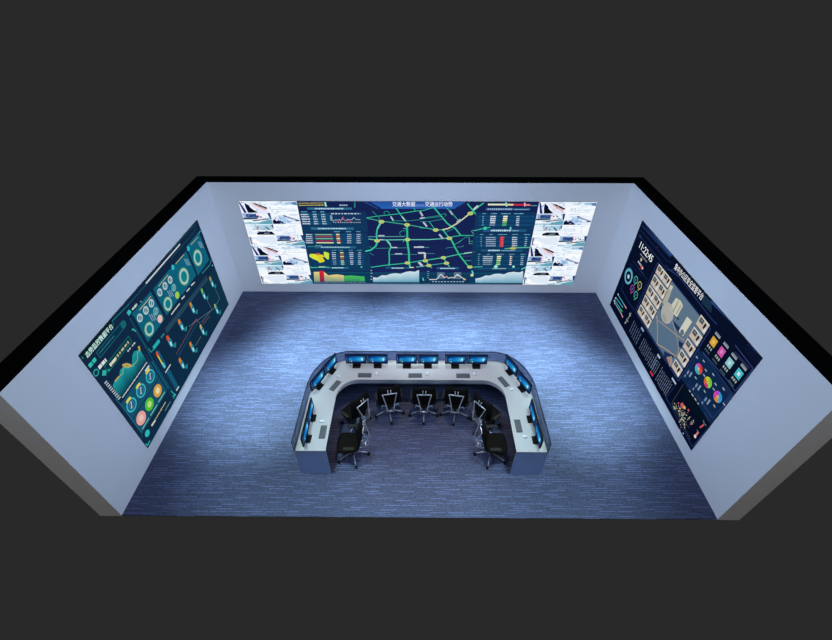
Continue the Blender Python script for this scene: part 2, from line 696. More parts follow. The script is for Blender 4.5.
NAVY = (22, 34, 82)
TEAL = (14, 62, 98)
P = Picture('B', (SL, SR, TB0 + .001, TB1 - .001))
P.rst(SL, TB0, SR, TB1, ((24, 38, 88), (20, 32, 78)), 0)
GRN, GRN2, PALE, CYAN = (56, 206, 160), (44, 150, 140), (206, 214, 226), (120, 200, 220)
SM, SN = -1.305, 1.38     # edges of the map between the side columns
# map streets
def node(c):
    P.disc(c, .072, (198, 208, 110), 8, 14, .048)
    P.disc(c, .036, (150, 190, 140), 9, 10, .022)
P.crop(360, 198, 13)
def st2(pts, w=.028, c=GRN, lay=5): P.line(pts, w * .72, tuple(v * .93 for v in c), lay)
st2([(25, 265), (90, 262), (280, 300), (610, 345), (830, 385)], .03, (70, 190, 150))
st2([(60, 260), (230, 235), (330, 225), (500, 205), (720, 170), (830, 160), (980, 112)], .024)
st2([(160, 170), (240, 250), (262, 285)], .024, GRN2)
st2([(320, 225), (312, 190), (325, 172), (365, 172), (400, 240), (430, 290), (425, 325)], .022, GRN2)
st2([(400, 240), (432, 292)], .05, (190, 220, 226))
st2([(470, 130), (515, 200), (600, 310)], .034)
st2([(545, 240), (590, 295)], .05, (190, 226, 222))
st2([(430, 295), (620, 297), (740, 285), (830, 265), (1060, 240)], .022, GRN2)
st2([(700, 130), (718, 165)], .022)
st2([(262, 320), (225, 400), (214, 470), (222, 560)], .05)
st2([(270, 330), (232, 400)], .03, (140, 214, 210), 6)
st2([(612, 350), (615, 540), (625, 640)], .066, (44, 200, 150))
st2([(60, 525), (100, 503), (560, 500), (590, 495)], .022, (110, 190, 190))
st2([(60, 525), (210, 545), (420, 543), (615, 540), (900, 540), (1160, 520)], .034, (110, 216, 190))
st2([(560, 395), (600, 396)], .02, CYAN)
st2([(530, 492), (512, 460), (530, 430), (595, 422)], .022, GRN2)
st2([(345, 548), (385, 600)], .05, (110, 214, 190))
st2([(240, 488), (318, 488)], .04, PALE, 6)
st2([(248, 540), (305, 540)], .03, PALE, 6)
st2([(565, 545), (568, 570)], .03)
P.crop(420, 198, 13)
st2([(0, 175), (35, 235)], .06, (190, 206, 224))
st2([(185, 128), (300, 265), (350, 325), (410, 370), (450, 385), (530, 485)], .044)
st2([(0, 262), (60, 255), (250, 228), (290, 212), (325, 200), (342, 218), (320, 240)], .024, GRN2)
st2([(0, 262), (60, 256)], .045, (200, 220, 226), 6)
st2([(0, 305), (120, 305), (290, 275)], .022, GRN2)
st2([(120, 305), (185, 395)], .024)
st2([(42, 312), (90, 370)], .06, (200, 214, 228))
st2([(0, 385), (90, 390), (205, 415), (300, 412)], .03)
st2([(290, 412), (360, 398), (410, 370), (490, 325), (560, 270), (650, 200)], .045, (226, 232, 190), 6)
st2([(300, 415), (380, 520)], .045)
st2([(400, 530), (445, 615)], .06)
st2([(345, 440), (450, 390)], .022, GRN2)
st2([(250, 470), (295, 525)], .06, (190, 206, 224))
st2([(380, 522), (430, 500), (530, 487), (715, 487)], .03)
st2([(715, 487), (715, 595), (640, 592), (640, 515)], .024, (80, 170, 150))
st2([(640, 562), (712, 562)], .022, (80, 170, 150))
st2([(700, 470), (668, 430), (720, 410), (830, 400)], .022, (100, 180, 170))
st2([(460, 600), (600, 505), (640, 515)], .022, GRN2)
st2([(345, 128), (385, 165), (500, 290)], .024)
st2([(385, 165), (425, 215)], .06, (180, 198, 216))
st2([(480, 320), (530, 280)], .09, (186, 200, 196), 7)
st2([(600, 52), (690, 165), (765, 260)], .04)
st2([(650, 200), (690, 165), (830, 62)], .04)
st2([(695, 150), (755, 98)], .07, (190, 222, 216), 7)
for c in ((205, 415), (380, 522), (655, 200)):
    node(c)
P.crop(360, 198, 13)
for c in ((280, 307), (612, 348), (222, 556), (618, 540)):
    node(c)
P.crop(360, 240, 13)
st2([(232, 10), (205, 80), (140, 130), (70, 150)], .06)
st2([(110, 155), (180, 200)], .02, GRN2)
st2([(50, 55), (85, 60), (145, 98)], .02, GRN2)
st2([(345, 0), (385, 40), (402, 90)], .05, (120, 216, 200))
st2([(402, 90), (378, 150), (382, 250), (378, 335)], .045)
st2([(200, 108), (620, 100)], .022, (60, 150, 150))
st2([(405, 96), (485, 96)], .04, PALE, 6)
st2([(395, 187), (740, 187)], .022, (60, 150, 150))
st2([(455, 178), (548, 178)], .04, PALE, 6)
st2([(700, 92), (832, 92)], .055, PALE, 6)
st2([(755, 170), (832, 170)], .055, PALE, 6)
st2([(610, 0), (635, 150), (640, 300), (650, 350)], .066, (60, 206, 160))
st2([(30, 355), (160, 352), (370, 322), (610, 300), (830, 262)], .034)
st2([(640, 356), (700, 356)], .04, (236, 236, 200), 6)
st2([(730, 350), (832, 340)], .03, (110, 210, 200))
st2([(760, 290), (800, 330)], .07, (200, 214, 220))
for c in ((615, 297),):
    node(c)
P.crop(418, 240, 13)
st2([(0, 92), (145, 97)], .022, (70, 160, 160))
st2([(0, 88), (70, 88)], .05, PALE, 6)
st2([(0, 165), (90, 165)], .05, PALE, 6)
st2([(90, 165), (90, 240)], .07, (214, 220, 220), 6)
st2([(90, 175), (215, 175)], .022, (70, 150, 160))
st2([(0, 275), (100, 262), (330, 228), (530, 185), (740, 158)], .036, (80, 206, 170))
st2([(600, 170), (738, 155)], .03, (190, 226, 220), 6)
st2([(432, 0), (530, 185), (660, 350)], .05, (50, 210, 140))
st2([(100, 265), (140, 330), (180, 362)], .036)
st2([(0, 350), (140, 328), (370, 298)], .03, (70, 180, 170))
st2([(330, 228), (370, 298), (412, 350)], .04)
st2([(15, 290), (60, 335)], .07, (214, 214, 234))
st2([(360, 110), (400, 96), (470, 96)], .022, (80, 140, 160))
st2([(510, 90), (580, 85), (595, 70)], .022, (80, 140, 160))
st2([(485, 50), (530, 30), (570, 0)], .022, (70, 180, 150))
st2([(610, 267), (730, 267)], .024, (70, 180, 160))
st2([(580, 212), (735, 204)], .02, (70, 90, 130))
for c in ((95, 268), (140, 330), (330, 228), (370, 300), (675, 350)):
    node(c)
# header band
P.crop(354, 195, 6.4)
P.face([P.st(p) for p in ((60, 42), (745, 42), (665, 88), (150, 88))], [(34, 82, 160), (34, 82, 160), (40, 96, 176), (40, 96, 176)], 4)
P.line([(85, 42), (170, 88)], .05, NAVY, 6)
P.line([(735, 42), (650, 88)], .05, NAVY, 6)
P.line([(395, 66), (450, 66)], .06, (90, 120, 190), 6)
# side columns
CA, CB = (16, 64, 98), (12, 88, 122)
def column(s0, s1, t0, t1, lay=6): P.rst(s0, t0, s1, t1, ((14, 58, 92), (18, 52, 92)), lay)
column(SL, SM, .30, 2.45)
column(SN, SR - .02, .30, 2.45)
P.rst(SM, TB0 + .005, SN, .655, ((14, 50, 82), (16, 60, 92)), 6)
for t in (.30, .655):
    P.rst(SL, t, SR, t + .012, (24, 96, 120), 7)
for a in ((SL, SM), (SN, SR)):
    for t in (1.88, 1.30, .70):
        P.rst(a[0], t, a[1], t + .02, (22, 36, 80), 8)
P.crop(296, 198, 11.556)
TITLE = (44, 108, 142)
P.rect((128, 108), (648, 135), TITLE, 8); P.words((218, 122), (545, 122), .035, (190, 226, 240), 9)
P.rect((170, 338), (670, 366), TITLE, 8); P.words((255, 352), (575, 352), .035, (190, 226, 240), 9)
P.words((25, 60), (320, 55), .03, (170, 160, 80), 9); P.words((35, 84), (330, 80), .03, (190, 186, 90), 9)
P.poly([(325, 45), (345, 45), (358, 98), (340, 98)], (150, 226, 210), 9)
P.words((505, 82), (600, 82), .04, (170, 196, 224), 9)
P.line([(680, 45), (680, 110)], .022, GRN2, 9)
for i, y in enumerate((190, 215, 243, 271, 296)):
    x = 55 + i * 6
    P.rect((x - 10, y - 11), (x + 330, y + 11), (18, 78 - 8 * (i % 2), 116 - 8 * (i % 2)), 7)
    P.words((x, y), (x + 95 - 5 * abs(2 - i), y), .035, (206, 224, 240), 9, .2)
    P.words((195 + i * 4, y), (240 + i * 5, y), .035, (180, 210, 230), 9)
    P.words((290 + i * 4, y), (335 + i * 5, y), .035, (180, 210, 230), 9)
P.words((60, 158), (133, 158), .025, (90, 190, 220), 9); P.words((187, 158), (235, 158), .025, (90, 190, 220), 9); P.words((280, 158), (330, 158), .025, (90, 190, 220), 9)
P.words((405, 180), (745, 180), .03, (190, 210, 226), 9, .8, 2)
P.rect((392, 198), (425, 262), (130, 160, 180), 9)
random.seed(3)
pts = [(430, 270)] + [(440 + i * 16, 262 - random.uniform(0, 20) - (26 if i in (6, 14, 15) else 0)) for i in range(20)]
P.line(pts, .014, (170, 190, 210), 9); P.line([(470, 272), (520, 262), (543, 212), (552, 250), (600, 262), (640, 270)], .014, (200, 60, 90), 9)
P.words((430, 281), (750, 281), .025, (220, 230, 240), 9, 1.2, .5)
P.words((440, 388), (510, 388), .022, CYAN, 9); P.words((580, 388), (635, 388), .022, CYAN, 9); P.words((695, 388), (745, 388), .022, CYAN, 9)
for i, (y, c, c2) in enumerate(((422, (130, 190, 130), (220, 220, 150)), (446, (176, 50, 84), (214, 90, 80)), (469, (110, 190, 140), (220, 230, 160)), (493, (170, 30, 70), (214, 90, 80)), (516, (226, 230, 170), (226, 214, 160)))):
    x = 220 + i * 4
    P.rect((100, y - 10), (770, y + 10), (18, 74 - 8 * (i % 2), 112 - 6 * (i % 2)), 7)
    P.rect((x, y - 6), (x + 200, y + 6), c, 9); P.rect((462 + i * 3, y - 9), (504 + i * 3, y + 7), c2, 9)
    P.words((118 - i, y), (185 + i * 3, y), .03, (206, 220, 236), 9, .2)
    P.words((592, y), (640, y), .03, (190, 210, 230), 9); P.words((700, y), (748, y), .03, (190, 210, 230), 9)
P.crop(306, 240, 13)
P.rect((105, 78), (650, 108), (36, 96, 130), 8); P.words((195, 92), (570, 94), .035, (170, 210, 226), 9)
P.words((120, 72), (205, 72), .02, (150, 200, 200), 9)
P.poly([(45, 190), (60, 178), (140, 182), (215, 190), (240, 210), (215, 225), (245, 270), (232, 282), (180, 295), (150, 268), (85, 240), (45, 215)], (214, 224, 60), 9)
P.poly([(150, 195), (215, 190), (240, 212), (215, 228), (243, 272), (190, 278), (160, 235)], (226, 200, 40), 10)
P.poly([(232, 150), (262, 155), (300, 170), (298, 250), (275, 250), (240, 215), (232, 180)], (200, 226, 70), 9)
P.poly([(130, 172), (180, 168), (180, 192), (132, 195)], (206, 100, 70), 11)
for i, (y, c) in enumerate(((163, (210, 230, 130)), (190, (206, 90, 70)), (214, (214, 230, 130)), (240, (214, 80, 70)), (270, (150, 210, 180)), (290, (140, 190, 170)), (312, (150, 200, 180)))):
    P.rect((325, y - 11), (760, y + 11), (18, 72 - 8 * (i % 2), 110 - 6 * (i % 2)), 7)
    P.words((335 + i * 3, y), (385 + i * 2, y), .03, (200, 216, 236) if i < 4 else (110, 150, 176), 9, .2)
    P.rect((442 + i * 2, y - 7), (488 + i * 2, y + 7), c, 9)
    P.words((562 + i * 3, y), (615, y), .03, (200, 216, 236), 9, .2); P.words((678, y), (715, y), .03, (170, 196, 220), 9, .2)
for x in (335, 425, 550, 665):
    P.words((x, 132), (x + 60, 132), .022, (90, 180, 200), 9)
P.words((170, 345), (260, 348), .03, (206, 230, 210), 9); P.rect((270, 350), (555, 370), TITLE, 8); P.words((340, 360), (490, 360), .035, (180, 220, 230), 9, .2)
P.line([(20, 84), (110, 84)], .02, GRN2, 9); P.line([(55, 358), (300, 352)], .022, (80, 190, 160), 9)
P.poly([(55, 335), (75, 358), (58, 360)], GRN, 10); P.line([(720, 340), (722, 360)], .04, GRN, 10)
P.line([(770, 146), (832, 130)], .035, (70, 210, 170), 10)
Y0, Y1 = (226, 206, 130), (120, 150, 130)
P.face([P.st(p) for p in ((108, 540), (495, 540), (492, 458), (400, 444), (290, 458), (250, 425), (230, 412), (100, 412))], [Y1, Y1, Y0, Y0, Y0, Y0, Y0, Y0], 9)
P.face([P.st(p) for p in ((182, 540), (242, 540), (232, 402), (172, 402))], [(120, 40, 80), (120, 40, 80), (220, 36, 50), (220, 36, 50)], 10)
P.face([P.st(p) for p in ((495, 540), (762, 540), (760, 472), (690, 468), (590, 460), (492, 464))], [(50, 130, 100), (50, 130, 100), (70, 190, 90), (70, 190, 90), (70, 190, 90), (70, 190, 90)], 9)
P.words((105, 552), (790, 552), .02, (140, 170, 190), 9, 1)
# bottom middle charts
def area(pts, base, lay=9):
    (x0, x1, y) = base
    A = (206, 226, 236); B = (96, 160, 186)
    for (a, b) in zip(pts[:-1], pts[1:]):
        P.face([P.st((a[0], y)), P.st((b[0], y)), P.st(b), P.st(a)], [B, B, A, A], lay)
P.crop(360, 240, 13)
area([(170, 482), (225, 490), (285, 455), (340, 460), (400, 438), (460, 430), (530, 438), (600, 412), (650, 405), (710, 412), (768, 388)], (170, 768, 545))
P.rect((330, 348), (640, 372), (30, 84, 120), 8); P.words((412, 364), (565, 364), .035, (180, 216, 230), 9, .2)
for y in (395, 432, 472, 510): P.words((140, y), (160, y), .03, (190, 210, 220), 9)
P.words((170, 556), (770, 556), .02, (110, 150, 170), 9, 1.2)
P.poly([(0, 470), (58, 472), (66, 530), (0, 530)], (60, 180, 90), 9)
P.crop(418, 240, 13)
P.rect((245, 352), (530, 378), (36, 96, 130), 8); P.words((290, 368), (482, 368), .035, (180, 220, 230), 9, .2)
P.rect((250, 418), (340, 505), (86, 116, 140), 8); P.rect((468, 418), (555, 505), (86, 116, 140), 8)
P.line([(145, 512), (235, 512), (262, 490), (295, 440), (325, 470), (345, 490), (375, 470), (395, 495), (430, 485), (470, 490), (510, 442), (545, 470), (580, 495), (620, 514)], .028, (206, 206, 206), 10)
P.line([(360, 480), (375, 470), (390, 490)], .03, (214, 130, 130), 11)
P.line([(510, 460), (520, 448)], .05, (236, 230, 180), 11); P.line([(590, 512), (620, 514)], .03, (220, 190, 110), 11)
P.words((185, 540), (610, 540), .028, (176, 200, 220), 10, 1.2, 1.6)
for y in (408, 435, 462, 490): P.words((120, y), (145, y), .028, (130, 180, 200), 9)
P.line([(60, 490), (75, 530)], .03, (80, 210, 210), 9); P.line([(700, 400), (715, 430), (700, 462)], .035, (110, 214, 220), 9)
P.disc((702, 455), .045, (206, 216, 160), 10)
# right column
P.crop(474, 198, 13)
P.rect((182, 72), (415, 95), (214, 226, 190), 9); P.rect((415, 74), (510, 97), (230, 206, 150), 9); P.rect((510, 75), (645, 98), (200, 40, 70), 9); P.rect((650, 78), (728, 100), (226, 120, 130), 9)
P.poly([(405, 55), (425, 55), (430, 112), (415, 112)], (140, 220, 190), 10); P.poly([(650, 60), (670, 60), (662, 112), (655, 112)], (240, 190, 180), 10)
P.line([(735, 97), (820, 97)], .02, (90, 150, 170), 9)
P.rect((150, 128), (730, 160), (34, 76, 120), 8); P.words((175, 144), (495, 144), .05, (150, 180, 210), 9, .3); P.words((520, 148), (710, 148), .025, (130, 190, 216), 9)
for a, b in ((112, 152), (220, 300), (355, 478), (520, 645)): P.words((a, 202), (b, 202), .022, (110, 200, 220), 9)
for i, (y, c) in enumerate(((240, (246, 242, 206)), (268, (240, 240, 200)), (293, (226, 232, 150)), (320, (110, 190, 120)), (350, (90, 186, 110)))):
    P.rect((60, y - 12), (790 - i * 6, y + 12), (16, 72 - 14 * (i % 2), 112 - 12 * (i % 2)), 7)
    P.words((112 - i, y), (130 - i, y), .03, (130, 190, 210), 9)
    P.words((215 - i * 3, y), (285 - i * 3, y), .04, (214, 226, 240) if i < 4 else (140, 160, 190), 9, .2)
    P.rect((382 - i * 4, y - 10), (435 - i * 4, y + 9), c, 9)
    P.words((552 - i * 2, y), (592 - i * 2, y), .035, (190, 210, 230), 9, .2)
P.rect((120, 405), (680, 440), (30, 86, 126), 8); P.words((220, 421), (480, 421), .05, (190, 224, 240), 9, .25); P.words((495, 424), (580, 424), .025, (150, 200, 220), 9)
P.line([(0, 425), (130, 392), (210, 380)], .022, (70, 190, 160), 9); P.disc((145, 392), .045, GRN, 10); P.line([(475, 375), (475, 408)], .035, (120, 220, 200), 10)
for a, b in ((80, 118), (200, 245), (315, 430), (495, 572), (650, 725)): P.words((a, 473), (b, 473), .022, (110, 200, 220), 9)
for i in range(5):
    y = 512 + i * 27
    P.rect((20, y - 12), (755 - i * 5, y + 12), (16, 70 - 14 * (i % 2), 110 - 12 * (i % 2)), 7)
    P.words((88, y), (98, y), .03, (130, 190, 210), 9)
    P.words((155, y), (283, y), .035, (150, 176, 200), 9, .2)
    P.rect((342 - i * 2, y - 13), (388 - i * 3, y + 14), (206, 50, 66), 9); P.words((350, y), (378, y), .025, (230, 120, 120), 10)
    P.words((495 - i, y), (560, y), .035, (200, 216, 226), 9, .2); P.words((665 - i * 3, y), (695 - i * 3, y), .03, (150, 190, 210), 9, .2)
P.crop(470, 240, 13)
P.line([(450, 112), (600, 100), (780, 95)], .024, (90, 200, 160), 10); P.disc((557, 106), .09, (190, 186, 90), 11, 14, .035)
P.rect((145, 122), (680, 150), (30, 84, 120), 8); P.words((235, 134), (390, 134), .045, (190, 224, 240), 9, .2); P.words((405, 136), (585, 136), .025, (150, 200, 220), 9)
for a, b in ((105, 135), (220, 258), (340, 440), (508, 580), (655, 725)): P.words((a, 184), (b, 184), .022, (110, 180, 200), 9)
for i, (y, c) in enumerate(((214, (240, 246, 200)), (240, (206, 230, 170)), (267, (190, 226, 150)), (293, (110, 200, 110)), (316, (170, 214, 170)))):
    P.rect((85, y - 12), (740 - i * 3, y + 12), (16, 70 - 14 * (i % 2), 108 - 12 * (i % 2)), 7)
    P.words((110 - i, y), (120 - i, y), .03, (130, 190, 210), 9)
    P.words((168, y), (295 - i * 3, y), .035, (190, 210, 226) if i < 3 else (130, 160, 186), 9, .2)
    P.rect((352 - i * 3, y - 9), (404 - i * 4, y + 8), c, 9)
    P.words((518 - i * 2, y), (548 - i * 2, y), .045, (236, 220, 206), 9, .2); P.words((662 - i * 2, y), (700 - i * 3, y), .035, (160, 186, 206), 9, .2)
P.line([(45, 352), (160, 345)], .022, (80, 190, 180), 9); P.disc((335, 345), .05, (150, 230, 210), 10); P.disc((565, 345), .035, (150, 230, 210), 10)
P.rect((100, 358), (640, 382), (26, 76, 112), 8); P.words((288, 370), (465, 370), .035, (150, 190, 206), 9, .25)
area([(70, 500), (130, 490), (160, 480), (200, 460), (250, 462), (320, 440), (380, 436), (440, 446), (500, 420), (570, 412), (640, 420), (690, 402)], (70, 690, 556))
P.line([(60, 565), (690, 568)], .03, (12, 40, 64), 10); P.words((80, 565), (680, 568), .02, (110, 140, 160), 11, 2)
P.line([(665, 380), (740, 345)], .035, (90, 200, 170), 10)
mp = P.build('street_map_dashboard', vw)
Pq = Picture('B').crop(354, 195, 6.4)
a, b = Pq.st((246, 73)), Pq.st((392, 73))
lettering('B', '交通大数据', a, b, .125, (240, 244, 255), vw, h=.0205, name='title_lettering')
a, b = Pq.st((454, 73)), Pq.st((630, 73))
lettering('B', '交通运行动势', a, b, .125, (240, 244, 255), vw, h=.0205, name='title_lettering')

# ================= left wall display
dl = thing('dashboard_display', 'large teal dashboard screen of ring gauges on the left wall', 'display screen', (-W2, 0, 0))
dl.location = (0, 0, 0)
L0, L1s, T0, T1 = -5.215, -0.947, 0.28, 2.70
housing('L', L0, L1s, T0, T1, dl)
P = Picture('L', (L0 + .005, L1s - .005, T0 + .005, T1 - .005), .9, .78)
P.rst(L0, T0, L1s, T1, ((14, 48, 74), (20, 42, 72)), 0)
c1 = lambda: P.crop(150, 215, 10.4)
c2 = lambda: P.crop(120, 265, 10.4)
c3 = lambda: P.crop(160, 265, 10.4)
c4 = lambda: P.crop(75, 310, 10.4)
c5 = lambda: P.crop(130, 310, 10.4)
c6 = lambda: P.crop(90, 345, 10.4)
c7 = lambda: P.crop(115, 390, 10.4)
c8 = lambda: P.crop(130, 345, 10.4)
CARD = (16, 104, 132)
CREAM = (214, 206, 150)
c1(); P.rect((378, 330), (615, 465), CARD, 1)
c2(); P.rect((524, 50), (792, 108), CARD, 1); P.rect((345, 250), (642, 308), CARD, 1); P.rect((122, 512), (465, 560), CARD, 1)


def gauge(c, r):
    P.disc(c, r * 1.0, (150, 206, 120), 2, 24)
    P.disc(c, r * .93, (60, 150, 150), 3, 24)
    P.ring(c, r * .62, r * .86, (206, 236, 226), 4)
    P.ring(c, r * .66, r * .72, (110, 170, 190), 5)
    P.disc(c, r * .6, (14, 136, 148), 4, 24)


def rad(a, b):
    return abs(P.st(a)[1] - P.st(b)[1]) / 2


c1(); gauge((497, 445), rad((490, 345), (508, 548)))
c2(); gauge((665, 120), rad((655, 12), (675, 228))); gauge((498, 405), rad((490, 318), (508, 492)))
c5(); gauge((200, 200), rad((195, 105), (205, 292)))


def mini(c, col=(206, 226, 230)):
    P.disc(c, .085, (24, 130, 150), 3, 14); P.ring(c, .05, .078, col, 4, 14); P.disc(c, .03, (70, 100, 120), 5, 8)
    s, t = P.st(c); P.lst([(s - .03, t - .03), (s + .03, t + .03)], .02, (240, 240, 240), 6)


c2()
for q in ((413, 285), (467, 218), (520, 155), (205, 550), (268, 472), (325, 398)): mini(q)
for q in ((558, 235), (372, 480)): mini(q, (110, 190, 200))
P.disc((594, 313), .075, (170, 226, 80), 4); P.disc((415, 560), .08, (244, 206, 200), 4)
for q in ((525, 290), (340, 535)):
    s, t = P.st(q)
    for i in range(3): P.lst([(s - .06 + i * .05, t + .1 - i * .03), (s - .06 + i * .05, t - .06 - i * .03)], .02, (170, 190, 220), 5)
P.words((402, 220), (500, 100), .03, CREAM, 4); P.words((200, 470), (320, 325), .03, CREAM, 4)
P.line([(82, 515), (112, 480)], .06, (60, 210, 200), 4); P.words((125, 465), (175, 408), .06, (206, 236, 226), 4, .15)
P.words((532, 515), (620, 400), .04, (236, 240, 240), 4, .1); P.words((640, 355), (670, 322), .05, (236, 240, 240), 4, .1)
P.words((692, 275), (726, 238), .04, (236, 240, 240), 4, .1); P.words((738, 215), (776, 178), .04, (236, 240, 240), 4, .1)
P.line([(0, 505), (400, 60)], .014, (30, 110, 124), 3); P.line([(0, 440), (380, 0)], .014, (26, 80, 100), 3)
P.line([(210, 378), (222, 384)], .02, (190, 200, 210), 4)
c1()
q1 = P.st((312, 303)); c2(); q2 = P.st((268, 192))
P.lst([q1, q2], .036, (226, 232, 238), 4)
c1()
P.words((425, 308), (500, 228), .03, CREAM, 4); P.words((265, 508), (352, 410), .03, CREAM, 4)
P.disc((398, 350), .055, (50, 200, 210), 4); P.disc((237, 545), .055, (50, 200, 210), 4)
for q in ((525, 300), (385, 480)):
    s, t = P.st(q)
    for i in range(3): P.lst([(s - .07 + i * .05, t + .1 - i * .03), (s - .05 + i * .05, t - .08 - i * .03)], .022, (150, 190, 220), 5)
P.line([(215, 455), (440, 200), (470, 150), (465, 105), (400, 165), (190, 400)], .014, (20, 100, 110), 3)
P.line([(470, 60), (30, 570)], .02, (16, 78, 96), 3)
P.line([(520, 165), (640, 460), (700, 600)], .02, (10, 30, 60), 3)
P.line([(505, 200), (520, 165), (530, 180)], .02, (60, 190, 190), 4)
P.line([(540, 610), (620, 520), (640, 460)], .02, (70, 170, 180), 4); P.disc((648, 525), .02, (140, 220, 220), 5)
# lower right network panel
c3(); P.rect((450, 195), (700, 392), (16, 54, 78), 0.5)
q1 = P.st((490, 130)); c5(); q2 = P.st((372, 222)); P.lst([q1, q2], .15, (38, 76, 98), 2); c3()
P.line([(500, 110), (110, 560)], .02, (16, 40, 66), 3)
c5(); 


def device(c, orange=(226, 140, 50)):
    s, t = P.st(c)
    q_ = P.face
    def fc(pts, col, lay): q_([(s + (x - s) * .78, t + (y - t) * .78) for x, y in pts], col, lay)
    P.face = fc
    P.face([(s - .05, t + .06), (s + .03, t + .1), (s + .05, t + .2), (s - .03, t + .24), (s - .07, t + .16)], orange, 5)
    P.face([(s - .06, t - .12), (s + .02, t - .16), (s + .07, t - .02), (s + .05, t + .12), (s - .05, t + .1), (s - .07, t)], (40, 176, 196), 4)
    P.face([(s - .04, t - .1), (s + .01, t - .12), (s + .03, t - .02), (s - .02, t + .03)], (214, 246, 246), 6)
    P.face([(s - .01, t + .02), (s + .03, t + .02), (s + .03, t + .1), (s - .01, t + .1)], (14, 80, 120), 6)
    P.face([(s + .0, t - .2), (s + .1, t - .24), (s + .13, t - .14), (s + .04, t - .12)], (30, 130, 150), 4)
    P.lst([(s + .08, t - .26), (s + .17, t - .16)], .03, (50, 190, 200), 5)
    P.face = q_


c3(); device((540, 185), (180, 150, 90)); device((455, 310), (120, 200, 80)); device((340, 455)); device((590, 465), (150, 190, 120))
P.line([(572, 245), (620, 350), (560, 450), (300, 640)], .014, (120, 130, 150), 3)
P.line([(490, 365), (540, 460), (430, 600)], .014, (120, 130, 150), 3); P.line([(330, 620), (380, 560), (420, 620)], .014, (130, 90, 110), 3)
c5(); device((535, 165)); device((418, 335), (226, 90, 50)); device((755, 215), (200, 190, 120)); device((650, 395))
c8(); device((543, 200))
c5(); P.line([(740, 165), (690, 90), (480, 460)], .014, (150, 100, 110), 3); P.line([(700, 130), (510, 470), (510, 520)], .014, (30, 110, 130), 3); P.line([(830, 60), (760, 150)], .014, (150, 90, 90), 3)
P.line([(740, 270), (680, 370)], .014, (140, 130, 90), 3)
P.line([(240, 400), (305, 315)], .1, (34, 190, 190), 4); P.line([(320, 290), (355, 245)], .05, (40, 140, 150), 4); P.line([(190, 400), (215, 440), (245, 410)], .03, (40, 150, 150), 4)
c8()
P.poly([(262, 55), (300, 60), (378, 205), (345, 245)], (22, 96, 132), 3)
P.line([(272, 75), (290, 115)], .07, (240, 90, 40), 5); P.line([(288, 112), (335, 198)], .04, (240, 220, 40), 5); P.line([(335, 190), (365, 235)], .07, (90, 220, 230), 4)
P.poly([(378, 290), (410, 250), (502, 428), (478, 466)], (20, 94, 128), 3)
P.line([(366, 288), (420, 202)], .035, (220, 230, 236), 5); P.line([(480, 475), (508, 430)], .04, (220, 230, 236), 5)
for k in range(3):
    P.line([(160 + k * 28, 95 - k * 20), (430 + k * 24, 530 - k * 22)], .02, ((20, 70, 96), (18, 100, 130), (30, 60, 90))[k], 3)
P.line([(225, 170), (400, 455)], .035, (16, 108, 140), 4); P.line([(440, 535), (455, 525), (462, 505), (478, 525)], .025, (50, 190, 190), 4)
# lower left
c4()
P.line([(50, 470), (380, 105)], .3, (10, 34, 48), 1)
P.rect((222, 440), (530, 165), (12, 52, 78), 2); P.outline((222, 440), (530, 165), .014, (24, 120, 130), 3)
P.words((252, 452), (405, 270), .03, (60, 130, 150), 4); P.disc((502, 150), .07, (20, 110, 120), 4, 10)
P.words((145, 590), (218, 500), .085, (60, 206, 190), 4, .2, .9, False)
P.words((245, 605), (322, 515), .08, (236, 246, 244), 4, .15, .9, False)
P.outline((305, 590), (590, 330), .014, (24, 130, 130), 3); P.rect((305, 590), (590, 330), (10, 56, 68), 2)
P.words((362, 578), (555, 330), .07, (196, 192, 160), 4, .35); P.words((362, 578), (425, 500), .09, (240, 236, 214), 5, .15)
P.words((545, 432), (582, 388), .04, (200, 216, 220), 4); P.words((592, 375), (626, 335), .045, (210, 222, 226), 4)
P.poly([(585, 215), (600, 188), (625, 205), (640, 235), (605, 210)], (50, 190, 180), 4)
P.line([(640, 235), (760, 430)], .02, (26, 90, 110), 3); P.line([(570, 85), (750, 400)], .03, (20, 84, 110), 3); P.line([(600, 55), (780, 385)], .02, (12, 30, 56), 3)
P.line([(383, 120), (405, 150), (385, 180)], .02, (20, 110, 116), 3); P.line([(385, 115), (560, -60)], .02, (26, 140, 140), 3)
P.line([(70, 485), (88, 508)], .02, (60, 150, 150), 4); P.line([(548, 45), (570, 10)], .1, (60, 200, 200), 4)
c6()
TG, TD = (30, 168, 176), (12, 54, 80)
top = [(235, 430), (250, 385), (303, 332), (312, 262), (335, 236), (400, 222), (438, 200), (440, 110), (458, 68), (495, 55), (527, 62), (590, 178)]
sA, sB = P.st((318, 548)), P.st((592, 180))
tb = (sA[1] + sB[1]) / 2
TP = [P.st(p) for p in top]
for a, b in zip(TP[:-1], TP[1:]):
    if b[0] - a[0] > 1e-3:
        P.face([(a[0], tb), (b[0], tb), b, a], [TD, TD, TG, TG], 2)
P.line([(258, 378), (300, 328)], .04, (206, 170, 80), 4)
P.line([(335, 212), (380, 198), (430, 214)], .05, (206, 180, 100), 4); P.line([(350, 225), (415, 228)], .05, (176, 176, 110), 3)
P.line([(505, 12), (515, 62)], .06, (206, 180, 90), 4)
P.line([(494, 70), (492, 160), (440, 222), (345, 232), (338, 300), (300, 330)], .018, (170, 190, 120), 4)
P.words((335, 548), (592, 178), .035, (226, 232, 236), 4, .25); P.line([(572, 272), (614, 215)], .05, (214, 226, 230), 4)
for k in range(10):
    x, y = 150 + k * 15.5, 400 + k * 18.5
    P.line([(x, y), (x + 26, y - 26)], .03, (196, 206, 214), 4)
P.disc((62, 288), .06, (40, 180, 170), 3); P.disc((62, 288), .04, (14, 60, 80), 4); P.disc((148, 290), .06, (50, 190, 180), 3, 4)
